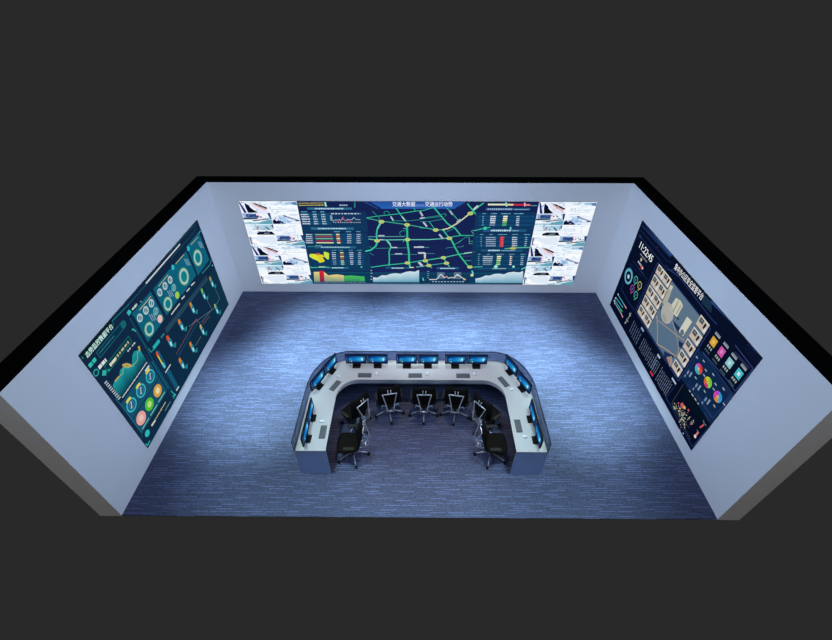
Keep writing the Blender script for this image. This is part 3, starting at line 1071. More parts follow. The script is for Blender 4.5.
P.line([(190, 265), (200, 250)], .04, (50, 190, 170), 4)
c7(); a = P.st((55, 155)); q = (P.o); c8(); b = P.st((385, 480))
P.rst(a[0], a[1], b[0], b[1], (26, 84, 114), 1)
c7(); a = P.st((185, 300)); c8(); b = P.st((295, 350)); P.lst([a, b], .025, (14, 52, 78), 2)


def ringlet(c):
    P.ring(c, .10, .13, (60, 196, 210), 3, 20); P.ring(c, .05, .08, (40, 130, 170), 3, 14)
    P.ring(c, .105, .16, (240, 226, 90), 4, 40, 60, 115)
    s, t = P.st(c); P.lst([(s - .04, t - .05), (s + .03, t + .06)], .035, (200, 206, 216), 5)


c6(); ringlet((627, 325)); ringlet((530, 475)); P.disc((703, 475), .125, (230, 176, 80), 3); P.disc((703, 475), .06, (250, 236, 180), 4)
c7(); ringlet((172, 155)); P.disc((358, 148), .125, (90, 206, 60), 3); P.disc((358, 148), .06, (200, 240, 150), 4)
P.disc((272, 292), .13, (246, 176, 170), 3); P.disc((272, 292), .06, (250, 210, 200), 4)
P.words((282, 408), (352, 292), .04, (120, 216, 190), 4, .1); P.words((368, 265), (438, 152), .04, (120, 216, 190), 4, .1); P.words((450, 128), (518, 18), .04, (120, 216, 190), 4, .1)
P.words((378, 375), (525, 125), .04, CREAM, 4, .3); P.words((380, 370), (418, 315), .06, (236, 236, 214), 5, .15); P.disc((335, 450), .07, (50, 196, 200), 4, 8)
P.words((520, 215), (575, 120), .03, (120, 180, 190), 4)
P.line([(315, 560), (335, 578), (362, 525)], .03, (50, 200, 190), 4); P.line([(580, 10), (625, 55), (605, 90)], .025, (50, 190, 180), 4)
P.line([(5, 90), (60, 155), (280, 450)], .02, (40, 110, 140), 3); P.line([(275, 450), (280, 505)], .02, (26, 90, 110), 3)
P.build('gauge_dashboard_picture', dl)
Pq = Picture('L').crop(75, 310, 10.4)
a = Pq.st((118, 492)); b = Pq.st((392, 176)); m_ = (a[1] + b[1]) / 2
bgP = Picture('L'); 
lettering('L', '态势监控数据平台', (a[0], m_ - .02), (b[0], m_ - .02), .10, (206, 250, 240), dl, h=.0205, name='title_lettering')

# ================= right wall display
dr = thing('dashboard_display', 'large dark blue security dashboard screen with an aerial site picture on the right wall', 'display screen', (0, 0, 0))
R0, R1s = .91, 5.20
housing('R', R0, R1s, .285, 2.70, dr)
P = Picture('R', (R0 + .005, R1s - .005, .29, 2.695), .88, .75)
P.rst(R0, .28, R1s, 2.71, ((6, 14, 38), (8, 18, 44)), 0)
r1 = lambda: P.crop(605, 215, 10.4)
r2 = lambda: P.crop(605, 265, 10.4)
r3 = lambda: P.crop(650, 265, 10.4)
r4 = lambda: P.crop(620, 310, 10.4)
r5 = lambda: P.crop(670, 310, 10.4)
r6 = lambda: P.crop(690, 345, 10.4)
r7 = lambda: P.crop(645, 355, 10.4)
r8 = lambda: P.crop(665, 395, 10.4)
BL = (44, 62, 120)
r1()
P.poly([(398, 75), (705, 405), (685, 430), (440, 160)], [(14, 30, 70), (50, 92, 160), (44, 84, 150), (16, 34, 80)], 2)
P.line([(365, 150), (640, 470), (690, 500)], .016, (36, 50, 100), 3); P.line([(350, 200), (560, 460), (640, 570), (690, 570)], .016, BL, 3)
P.line([(385, 110), (680, 440)], .016, (50, 80, 140), 3)
P.line([(345, 210), (240, 440), (200, 560)], .016, (30, 44, 90), 3)
P.words((345, 480), (400, 560), .06, (200, 206, 220), 4, .3); P.disc((378, 542), .035, (226, 40, 50), 5); P.disc((390, 552), .03, (240, 220, 220), 5)
P.words((368, 402), (438, 492), .05, (150, 156, 170), 4, .3); P.disc((378, 465), .04, (200, 196, 180), 4)
P.disc((368, 225), .04, (40, 60, 90), 4); P.line([(285, 470), (400, 610)], .016, (40, 56, 100), 3); P.line([(265, 500), (380, 640)], .016, (24, 44, 90), 3)
P.line([(540, 330), (552, 345)], .03, (80, 50, 90), 4)
r2()
P.rect((280, 5), (165, 225), (10, 26, 56), 1)
P.ring((245, 120), .13, .185, (110, 190, 216), 4); P.ring((245, 120), .18, .21, (60, 120, 160), 3, 24, 20, 200); P.disc((245, 120), .06, (150, 190, 226), 4, 10)
P.disc((245, 120), .03, (230, 240, 250), 5, 8)
for c, k in (((322, 155), (90, 190, 180)), ((362, 212), (200, 190, 110)), ((285, 247), (170, 80, 170)), ((322, 312), (70, 190, 170))):
    P.ring(c, .075, .1, k, 4, 6); P.disc(c, .03, (90, 110, 150), 5, 8)
    s, t = P.st(c); P.lst([(s + .0, t - .13), (s + .04, t - .1)], .03, k, 5)
P.line([(170, 240), (245, 380), (310, 470), (440, 165)], .016, (30, 56, 110), 3); P.line([(155, 235), (300, 480)], .016, (26, 46, 96), 3)
P.line([(345, 30), (440, 150)], .016, BL, 3)
P.line([(140, 315), (205, 420)], .03, (90, 200, 226), 4); P.line([(200, 415), (225, 452)], .04, (240, 150, 170), 4)
P.line([(118, 342), (188, 445)], .03, (80, 190, 210), 4); P.line([(105, 368), (160, 455)], .03, (80, 180, 220), 4); P.line([(155, 450), (180, 485)], .04, (50, 220, 110), 4)
P.line([(112, 410), (170, 505)], .03, (170, 190, 220), 4); P.line([(165, 500), (188, 545)], .04, (240, 170, 190), 4)
for q in ((138, 305), (112, 345), (98, 372), (103, 398)): P.disc(q, .03, (200, 210, 220), 4, 6)
P.words((215, 605), (275, 495), .035, (206, 210, 220), 4, 1.4)
P.words((255, 500), (268, 530), .04, (206, 210, 220), 4, 1); P.words((225, 560), (240, 590), .04, (206, 210, 220), 4, 1)
P.line([(120, 600), (215, 440)], .01, (20, 36, 80), 3)
# picture of the site
TLp, BRp = (659.3, 264.2), (677.7, 377.6)
P.crop(0, 0, 1)
P.rect(TLp, BRp, ((92, 122, 150), (104, 130, 152)), 1)
P.outline((657.5, 262.5), (678.5, 381), .03, (36, 60, 120), 2)


def tile(A, Bc, Cc, D, lay=5):
    """a beige floor-plan card with rooms on it"""
    a, b, c, d = map(P.st, (A, Bc, Cc, D))
    s0, s1 = (a[0] + d[0]) / 2, (b[0] + c[0]) / 2
    t1, t0 = (a[1] + b[1]) / 2, (c[1] + d[1]) / 2
    def g(u, v): return (s0 + u * (s1 - s0), t1 - v * (t1 - t0))
    P.face([g(0, 1.06), g(1.03, 1.06), g(1.03, 0), g(0, 0)], (16, 20, 34), lay)
    P.face([g(0, 1), g(1, 1), g(1, 0), g(0, 0)], (216, 202, 190), lay + 1)
    P.face([g(0, .1), g(1, .1), g(1, 0), g(0, 0)], (240, 240, 236), lay + 2)
    n = max(1, round((s1 - s0) / .3))
    for i in range(n):
        u = i / n
        w = 1 / n
        P.face([g(u + .1 * w, .55), g(u + .5 * w, .55), g(u + .5 * w, .12), g(u + .1 * w, .12)], (74, 80, 82), lay + 2)
        P.face([g(u + .2 * w, .4), g(u + .4 * w, .4), g(u + .4 * w, .2), g(u + .2 * w, .2)], (120, 140, 150), lay + 3)
        P.face([g(u + .62 * w, .7), g(u + .8 * w, .7), g(u + .8 * w, .2), g(u + .62 * w, .2)], (24, 22, 26), lay + 2)
        P.face([g(u + .78 * w, .95), g(u + .98 * w, .95), g(u + .98 * w, .5), g(u + .78 * w, .5)], (238, 240, 244), lay + 3)


r2()
tile((565, -5), (702, 152), (655, 232), (520, 82)); tile((515, 100), (650, 262), (603, 357), (470, 198)); tile((465, 208), (596, 378), (550, 465), (425, 297))
tile((420, 315), (545, 480), (500, 562), (380, 402)); tile((375, 420), (492, 580), (455, 655), (330, 492))
r5(); tile((325, 45), (416, 160), (355, 256), (270, 145)); tile((255, 170), (342, 288), (280, 385), (200, 265)); tile((185, 290), (270, 405), (212, 497), (135, 380)); tile((120, 405), (202, 517), (150, 603), (75, 487))
r7(); tile((320, 45), (396, 152), (346, 238), (275, 112))
BG1, BG2, NV = (222, 222, 204), (176, 176, 150), (30, 52, 96)
TAN = (176, 156, 140)
r3()
P.poly([(215, 205), (242, 222), (205, 330), (170, 420), (128, 395), (165, 290)], (186, 188, 176), 3); P.poly([(215, 205), (242, 222), (228, 262), (200, 250)], (224, 222, 206), 4)
P.poly([(272, 340), (320, 370), (345, 425), (280, 545), (205, 470), (215, 430)], BG1, 4); P.line([(300, 370), (240, 490)], .05, BG2, 5); P.line([(325, 415), (275, 510)], .04, BG2, 5)
P.poly([(105, 440), (130, 420), (200, 420), (225, 470), (222, 560), (160, 580), (115, 520)], NV, 2)
P.disc((180, 500), .22, (190, 190, 184), 4, 12); P.poly([(145, 500), (180, 585), (150, 590), (125, 530)], (170, 170, 166), 5)
P.line([(230, 500), (300, 565)], .05, NV, 3); P.line([(70, 520), (75, 620)], .03, TAN, 3)
r4()
P.poly([(700, 68), (752, 122), (655, 275), (612, 222), (628, 190)], (226, 228, 214), 4); P.disc((648, 232), .06, (110, 120, 130), 5, 8)
P.poly([(550, 105), (625, 185), (612, 240), (570, 170)], NV, 3); P.poly([(610, 318), (662, 348), (640, 402), (612, 380)], NV, 3)
P.poly([(455, 425), (565, 480), (560, 495), (520, 490), (540, 590), (460, 480)], NV, 3)
P.line([(388, 60), (392, 200), (388, 355), (460, 395), (580, 480)], .04, TAN, 3); P.line([(400, 110), (500, 190), (590, 262), (672, 318)], .03, TAN, 3)
P.line([(545, 120), (590, 262), (612, 400), (590, 480)], .04, (150, 150, 150), 3)
P.poly([(485, 490), (540, 480), (545, 560), (520, 590)], (170, 156, 150), 4); P.line([(508, 495), (515, 545)], .05, (216, 110, 90), 5)
P.poly([(715, 200), (735, 230), (700, 290), (680, 260)], (120, 130, 140), 3)
# dense list of strokes along the lower left
LS = (120, 140, 172)
def strokes(n, bot0, bot1, top0, top1, c=LS, w=.02, jit=.12):
    for k in range(n):
        f = k / max(1, n - 1)
        j = random.uniform(0, jit); i_ = random.uniform(0, jit)
        b0 = (bot0[0] + (bot1[0] - bot0[0]) * f, bot0[1] + (bot1[1] - bot0[1]) * f)
        b1 = (top0[0] + (top1[0] - top0[0]) * f, top0[1] + (top1[1] - top0[1]) * f)
        A = P.st((b0[0] + (b1[0] - b0[0]) * j, b0[1] + (b1[1] - b0[1]) * j)); Bq_ = P.st((b1[0] + (b0[0] - b1[0]) * i_, b1[1] + (b0[1] - b1[1]) * i_))
        s = (A[0] + Bq_[0]) / 2
        y = A[1]
        while y < Bq_[1]:
            e = min(y + random.uniform(.04, .12), Bq_[1]); P.lst([(s, y), (s, e)], w, c, 4); y = e + .02
random.seed(5)
strokes(6, (98, 232), (165, 365), (150, 105), (222, 235), jit=.05)
strokes(11, (195, 400), (330, 640), (262, 290), (385, 500))
P.line([(222, 182), (248, 222)], .07, (150, 180, 220), 5); P.line([(392, 462), (418, 502)], .07, (190, 206, 230), 5)
P.words((48, 140), (75, 100), .03, (200, 206, 216), 4, .5); P.words((85, 90), (110, 35), .03, (200, 206, 216), 4, 1)
r7()
strokes(4, (55, 150), (100, 210), (125, 15), (160, 70)); strokes(9, (105, 265), (205, 435), (185, 125), (290, 290))
P.disc((62, 180), .035, (220, 60, 70), 5, 6); P.disc((78, 205), .04, (210, 60, 80), 5, 6)
P.line([(282, 238), (322, 302)], .06, (190, 206, 236), 5)
P.line([(160, -10), (340, 235), (400, 230), (560, 0)], .016, BL, 3); P.line([(330, 300), (215, 450), (270, 520)], .016, (40, 60, 110), 3)
# info cards on the right
r5()
def card(a, b, c, d, col, hi):
    q = list(map(P.st, (a, b, c, d)))
    s0, s1 = (q[0][0] + q[3][0]) / 2, (q[1][0] + q[2][0]) / 2
    t1, t0 = (q[0][1] + q[1][1]) / 2, (q[2][1] + q[3][1]) / 2
    P.rst(s0, t0, s1, t1, col, 4)
    P.rst(s0 + .3 * (s1 - s0), t0 + .3 * (t1 - t0), s0 + .7 * (s1 - s0), t0 + .72 * (t1 - t0), hi, 5)
    P.rst(s0, t1 + .05, s1, t1 + .1, (166, 180, 192), 4)
    P.rst(s0, t1 + .08, s1, t1 + .09, (70, 80, 90), 5)
    for x in (s0, s0 + .35 * (s1 - s0), s0 + .7 * (s1 - s0)):
        P.rst(x, t0 - .085, x + .03, t0 - .035, (170, 180, 176), 4)
        P.rst(x - .01, t0 - .17, x + .03, t0 - .13, (60, 84, 94), 4)
card((452, 268), (502, 325), (456, 398), (408, 338), (236, 180, 60), (246, 214, 120))
card((538, 373), (586, 430), (535, 502), (490, 442), (226, 96, 190), (240, 150, 216))
r6()
card((412, 120), (466, 185), (412, 252), (364, 190), (150, 216, 226), (206, 240, 240)); card((508, 233), (562, 297), (506, 372), (458, 305), (70, 206, 222), (230, 250, 250))
P.line([(470, 0), (655, 240), (640, 270), (470, 480), (400, 380), (130, 70)], .018, (60, 80, 140), 3)
P.line([(462, 75), (620, 245)], .06, (40, 46, 86), 3)
P.line([(600, -10), (765, 140), (710, 200), (360, 610)], .016, (24, 50, 110), 3)
P.line([(140, 90), (440, 500), (350, 600)], .018, (40, 70, 130), 3)
for k in range(5): P.line([(560 + k * 22, 30 - k * 6), (690 + k * 16, 190 - k * 12)], .01, (22, 34, 74), 3)
P.line([(350, 425), (415, 515)], .06, (38, 44, 86), 3)
r3(); P.poly([(635, 365), (870, 590), (850, 610), (640, 400)], [(44, 84, 156), (30, 66, 140), (26, 56, 124), (40, 78, 146)], 2)
P.poly([(545, 285), (640, 385), (640, 500), (540, 400)], (26, 54, 80), 1)
P.line([(300, 120), (640, 560), (700, 620)], .02, (44, 66, 130), 3); P.line([(205, 50), (300, 120)], .03, (40, 66, 130), 3); P.line([(160, 0), (210, 55), (250, 50)], .02, (40, 60, 120), 3)
r7()
PC = [((560, 145), [(222, 60, 60), (220, 80, 210), (70, 200, 230), (60, 190, 200), (230, 90, 80)]), ((655, 285), [(120, 220, 60), (210, 220, 60), (226, 120, 50), (220, 60, 120), (130, 230, 90)]), ((758, 435), [(50, 160, 226), (190, 80, 220), (230, 80, 180), (236, 150, 60), (60, 170, 230)])]
for (c, cols) in PC:
    s, t = P.st(c)
    P.rst(s - .25, t - .5, s + .24, t + .28, (16, 42, 80), 1)
    P.pie(c, .1, cols); P.disc(c, .03, (230, 190, 110), 5, 8)
    for dx, dy in ((-.17, .12), (.17, .02), (.05, -.18), (0, .2)):
        P.rst(s + dx - .03, t + dy - .01, s + dx + .03, t + dy + .012, (170, 190, 206), 4)
    P.rst(s - .18, t - .31, s - .14, t - .22, (120, 150, 186), 4); P.rst(s - .1, t - .30, s - .065, t - .18, (140, 166, 196), 4); P.rst(s - .19, t - .40, s - .155, t - .35, (110, 150, 190), 4)
P.rect((400, 300), (640, 800), (4, 20, 34), 1)
P.line([(400, 305), (285, 490), (460, 760)], .02, (60, 66, 84), 3)
P.words((460, 365), (560, 515), .035, (190, 200, 200), 4, 1.2, 1.4); P.words((520, 452), (540, 480), .04, (226, 190, 120), 5, .8)
P.line([(440, 290), (700, 660)], .018, (50, 60, 110), 3); P.line([(455, 270), (720, 640)], .018, (30, 50, 100), 3)
r8()
random.seed(9)
for k in range(120):
    f = random.random()
    x = 100 + 200 * f + random.gauss(0, 16); y = 105 + 190 * f + random.gauss(0, 20)
    if random.random() < .3: x = 200 + random.gauss(0, 25); y = 270 + random.gauss(0, 40)
    P.disc((x, y), random.uniform(.006, .016), random.choice([(220, 226, 200), (150, 190, 170), (230, 200, 150), (120, 160, 160), (226, 110, 120)]), 5, 5)
P.disc((182, 110), .055, (216, 100, 110), 6, 10); P.disc((205, 130), .035, (226, 200, 110), 7, 8); P.disc((246, 158), .025, (226, 90, 110), 6, 6); P.disc((142, 84), .02, (230, 100, 140), 6, 6)
P.line([(365, 340), (405, 308)], .04, (226, 90, 100), 5); P.line([(400, 262), (410, 300), (430, 318)], .03, (110, 116, 140), 5)
P.line([(308, 432), (330, 412), (345, 388)], .05, (236, 130, 130), 5); P.line([(335, 360), (355, 398)], .03, (110, 116, 140), 5); P.disc((315, 430), .035, (246, 230, 230), 6, 6)
P.line([(0, 0), (285, 540), (720, 20)], .02, (36, 60, 120), 3); P.line([(70, 80), (265, 465)], .03, (60, 64, 84), 3); P.line([(405, 180), (465, 270)], .02, (50, 60, 100), 3)
P.line([(340, 0), (495, 240), (700, 10)], .018, (44, 66, 126), 3)
P.build('security_dashboard_picture', dr)
Pq = Picture('R').crop(650, 265, 10.4)
a = Pq.st((258, 40)); b = Pq.st((540, 365)); m_ = (a[1] + b[1]) / 2
lettering('R', '集中办公区安全监管平台', (a[0] - .02, m_ - .02), (b[0] - .0, m_ - .01), .14, (244, 246, 250), dr, h=.0205, name='title_lettering')
Pq.crop(605, 215, 10.4)
a = Pq.st((355, 340)); b = Pq.st((480, 492)); m_ = (a[1] + b[1]) / 2
lettering('R', '11:22:45', (a[0], m_), (b[0] + .02, m_), .16, (236, 240, 246), dr, h=.0205, name='clock_lettering')

# ------------------------------------------------------------ control desk
DX0, DX1, DYB, DYF = -2.13, 2.205, -3.385, -5.54


def path(x0, x1, yb, yf, rx, ry, n=14):
    """open U outline from the left front end round the back to the right front end"""
    p = [(x0, yf), (x0, (yf + yb - ry) / 2)]
    for k in range(n + 1):
        a = PI - PI / 2 * k / n
        p.append((x0 + rx + rx * math.cos(a), yb - ry + ry * math.sin(a)))
    p.append(((x0 + x1) / 2, yb))
    for k in range(n + 1):
        a = PI / 2 - PI / 2 * k / n
        p.append((x1 - rx + rx * math.cos(a), yb - ry + ry * math.sin(a)))
    p += [(x1, (yf + yb - ry) / 2), (x1, yf)]
    return p


def outer(d=0, yf=DYF):
    return path(DX0 + d, DX1 - d, DYB - d, yf, .70 - d, .97 - d)


def inner(d=0, yf=DYF):      # d > 0 moves the edge outwards, under the desk top
    return path(-1.595 - d, 1.665 + d, -3.935 + d, yf, .40 + d, .43 + d)


def strip(bm, A, B, z0, z1):
    def ring(P_, z): return [bm.verts.new((x, y, z)) for x, y in P_]
    a0, a1, b0, b1 = ring(A, z0), ring(A, z1), ring(B, z0), ring(B, z1)
    for i in range(len(A) - 1):
        for u, v in ((a0, a1), (a1, b1), (b1, b0), (b0, a0)):
            bm.faces.new((u[i], u[i + 1], v[i + 1], v[i]))
    for i in (0, len(A) - 1):
        bm.faces.new((a0[i], a1[i], b1[i], b0[i]))


desk = thing('control_desk', 'white horseshoe control desk with a tinted glass edge in the middle of the floor', 'desk', (0, 0, 0))
bm = bmesh.new(); strip(bm, outer(.016), inner(0), .722, .75)
dt = link('desktop', bm, M_DESK, desk)
bv = dt.modifiers.new('bevel', 'BEVEL'); bv.width = .004; bv.segments = 2; bv.limit_method = 'ANGLE'
bm = bmesh.new(); strip(bm, path(-1.595 - .055, 1.665 + .055, -3.935 + .03, DYF + .03, .455, .46), path(-1.595 - .03, 1.665 + .03, -3.935 + .008, DYF + .03, .43, .438), .635, .722)
link('front_rail', bm, M_RAIL, desk)
bm = bmesh.new(); strip(bm, outer(0), outer(.024), 0, .722)
link('outer_panel', bm, M_BODY, desk)
for x0, x1 in ((DX0 + .024, -1.595), (1.665, DX1 - .024)):
    bm = bmesh.new(); box(bm, x0, x1, DYF + .004, DYF + .034, 0, .722, bev=.004, seg=1)
    link('end_panel', bm, M_BODY, desk)
bm = bmesh.new(); strip(bm, outer(0), outer(.012), .722, .995)
gl = link('glass_screen', bm, M_GLASS, desk)
gl['label'] = 'tinted see-through glass along the outer edge'
bm = bmesh.new(); strip(bm, outer(-.002), outer(.014), .993, 1.004)
link('glass_trim', bm, M_DARK, desk)
for (x0, x1) in ((DX0, DX0 + .014), (DX1 - .014, DX1)):
    bm = bmesh.new()
    box(bm, x0, x1, DYF - .004, DYF + .006, .72, 1.0)
    link('glass_end_strip', bm, M_DARK, desk)

# put each of these roots at the foot of its thing, parts staying where they are
for root_, base_ in ((vw, (0, 0, TB0)), (dl, (-W2, (L0 + L1s) / 2, T0)), (dr, (W2, -(R0 + R1s) / 2, .285)), (desk, (.04, -4.46, 0))):
    root_.location = base_
    for ch_ in root_.children:
        ch_.location = tuple(-v for v in base_)

# ------------------------------------------------------------ monitors
MW, MH = .425, .265


def monitor_screen_bm():
    P = Picture('B')
    P.pos = lambda s, t, h: (s, -.0135 - (h - .0128) * .5, t)
    z0, z1 = .085, .085 + MH - .024
    w = MW / 2 - .012
    N, Bq_, Cq_ = (8, 24, 66), (14, 70, 150), (20, 110, 190)
    P.rst(-w, z0, w, z1, (N, (10, 34, 84)), 0)
    gx = [-w, -.09, .03, .11, w]
    cs = [(8, 40, 100), (14, 96, 180), (28, 150, 220), (60, 180, 230), (10, 50, 120)]
    for i in range(4):
        for (ta, tb, fa, fb) in ((.2, .5, .45, 1), (.5, .85, 1, .5)):
            a, b = cs[i], cs[i + 1]
            h_ = z1 - z0
            def sc(c, f): return tuple(v * f + n * (1 - f) for v, n in zip(c, N))
            P.face([(gx[i], z0 + ta * h_), (gx[i + 1], z0 + ta * h_), (gx[i + 1], z0 + tb * h_), (gx[i], z0 + tb * h_)],
                   [sc(a, fa), sc(b, fa), sc(b, fb), sc(a, fb)], 1)
    P.face([(.10, z0 + .09), (.14, z0 + .08), (.145, z0 + .165), (.10, z0 + .155)], [(90, 210, 230), (230, 250, 255), (210, 245, 255), (80, 200, 230)], 2)
    P.rst(.118, z0 + .095, .124, z0 + .15, (60, 170, 220), 3)
    P.face([(-.01, z0 + .1), (.10, z0 + .09), (.10, z0 + .155), (-.01, z0 + .15)], [(16, 110, 200), (50, 170, 225), (50, 175, 225), (16, 100, 190)], 2)
    P.rst(-.14, z0 + .05, -.07, z0 + .15, ((20, 60, 110), (40, 150, 210)), 2)
    P.rst(-.135, z0 + .05, -.11, z0 + .085, (60, 140, 80), 3)
    P.rst(-.10, z0 + .045, -.08, z0 + .08, (150, 200, 230), 3)
    for k in range(6):
        P.rst(-w + .008, z0 + .05 + k * .03, -w + .02, z0 + .064 + k * .03, ((150, 140, 120), (90, 90, 100), (120, 150, 140))[k % 3], 2)
    P.rst(-w, z0, w, z0 + .012, (30, 30, 40), 3)
    for k in range(4):
        P.rst(-w + .01 + k * .025, z0 + .002, -w + .024 + k * .025, z0 + .010, ((190, 160, 110), (120, 170, 90), (180, 190, 200), (160, 90, 60))[k], 4)
    return P


def make_monitor(label, loc, rz):
    t = thing('computer_monitor', label, 'monitor', loc, rz, 'computer monitors on the control desk')
    bm = bmesh.new(); box(bm, -MW / 2, MW / 2, -.013, .014, .073, .073 + MH, bev=.003, seg=1)
    link('monitor_casing', bm, M_BLACK, t)
    P = monitor_screen_bm()
    s = P.build('screen', t)
    bm = bmesh.new(); box(bm, -.03, .03, .014, .034, .006, .17, bev=.003, seg=1)
    link('stand_neck', bm, M_BLACK, t)
    bm = bmesh.new(); box(bm, -.082, .082, -.075, .06, 0, .012, bev=.004, seg=1)
    box(bm, -.08, .08, -.012, .0135, .010, .072)
    link('stand_base', bm, M_BLACK, t)
    return t


DZ = .7502
ML = [  # x, y, yaw in degrees
    (-1.285, -3.56, 0, 'black lit monitor, leftmost on the back run of the desk'),
    (-.85, -3.56, 0, 'lit monitor, second from left on the back run of the desk'),
    (-.252, -3.56, 0, 'lit monitor, left one of the middle pair on the back run'),
    (.183, -3.56, 0, 'lit monitor, right one of the middle pair on the back run'),
    (.745, -3.56, 0, 'lit monitor, second from right on the back run of the desk'),
    (1.180, -3.56, 0, 'lit monitor, rightmost on the back run of the desk'),
    (-1.965, -4.12, 65, 'angled monitor at the left back corner of the desk, nearer the camera'),
    (-1.78, -3.715, 65, 'angled monitor at the left back corner of the desk, farther from the camera'),
    (1.848, -3.72, -66, 'angled monitor at the right back corner of the desk, farther from the camera'),
    (2.022, -4.155, -66, 'angled monitor at the right back corner of the desk, nearer the camera'),
    (-1.955, -4.875, 90, 'edge-on monitor on the left arm of the desk, farther from the front end'),
    (-1.955, -5.312, 90, 'edge-on monitor on the left arm of the desk, next to the front end'),
    (2.045, -4.875, -90, 'edge-on monitor on the right arm of the desk, farther from the front end'),
    (2.050, -5.312, -90, 'edge-on monitor on the right arm of the desk, next to the front end'),
]
mon0 = None
for x, y, a, lab in ML:
    if mon0 is None:
        mon0 = make_monitor(lab, (x, y, DZ), math.radians(a))
    else:
        dup(mon0, (x, y, DZ), math.radians(a), lab)


# ------------------------------------------------------------ keyboards and mice
def make_keyboard(label, loc, rz):
    t = thing('computer_keyboard', label, 'keyboard', loc, rz, 'grey keyboards on the control desk')
    bm = bmesh.new(); box(bm, -.135, .135, -.055, .055, 0, .014, bev=.004)
    link('keyboard_case', bm, M_KEYB, t)
    bm = bmesh.new()
    for r_ in range(5):
        y = -.046 + r_ * .0188
        if r_ == 0:
            spans = [(-.128, -.075), (-.07, .045), (.05, .085), (.09, .128)]
        else:
            n = 13
            spans = [(-.128 + k * .256 / n, -.128 + (k + 1) * .256 / n - .004) for k in range(n)]
        for a, b in spans:
            box(bm, a, b, y, y + .0148, .0142, .019)
    link('keys', bm, M_KEYS, t)['kind'] = 'stuff'
    return t


KL = [
    (-1.095, -3.825, 0, 'grey keyboard in front of the leftmost pair of monitors on the back run'),
    (-.075, -3.825, 0, 'grey keyboard in front of the middle pair of monitors on the back run'),
    (.89, -3.825, 0, 'grey keyboard in front of the rightmost pair of monitors on the back run'),
    (-1.645, -4.10, 63, 'slanted grey keyboard at the left back corner of the desk'),
    (1.68, -3.98, -63, 'slanted grey keyboard at the right back corner of the desk'),
    (-1.70, -5.17, 90, 'grey keyboard on the left arm of the desk near its front end'),
    (1.785, -5.02, -90, 'grey keyboard on the right arm of the desk near its front end'),
]
kb0 = None
for x, y, a, lab in KL:
    if kb0 is None:
        kb0 = make_keyboard(lab, (x, y, DZ), math.radians(a))
    else:
        dup(kb0, (x, y, DZ), math.radians(a), lab)


def make_mouse(label, loc, rz):
    t = thing('computer_mouse', label, 'computer mouse', loc, rz, 'white mice on the control desk')
    bm = bmesh.new()
    bmesh.ops.create_uvsphere(bm, u_segments=16, v_segments=8, radius=1)
    for v in bm.verts:
        x, y, z = v.co
        v.co = (x * .032, y * .056, max(z, -.25) * .026 * (1 - .25 * y) + .0085)
    link('mouse_shell', bm, M_MOUSE, t, True)
    bm = bmesh.new()
    tube(bm, [(-.004, .027, .026), (.004, .027, .026)], .007, 10)
    link('scroll_wheel', bm, M_WHEEL, t)
    return t


KM = [
    (-.86, -3.775, 0, 'white mouse right of the keyboard at the leftmost back monitor pair'),
    (.165, -3.78, 0, 'white mouse right of the keyboard at the middle back monitor pair'),
    (1.12, -3.78, 0, 'white mouse right of the keyboard at the rightmost back monitor pair'),
    (-1.625, -3.86, 60, 'white mouse beside the slanted keyboard at the left back corner'),
    (1.81, -4.175, -60, 'white mouse beside the slanted keyboard at the right back corner'),
    (-1.76, -4.945, 90, 'white mouse behind the keyboard on the left arm of the desk'),
    (1.855, -5.245, -90, 'white mouse in front of the keyboard on the right arm of the desk'),
]
ms0 = None
for x, y, a, lab in KM:
    if ms0 is None:
        ms0 = make_mouse(lab, (x, y, DZ), math.radians(a))
    else:
        dup(ms0, (x, y, DZ), math.radians(a), lab)


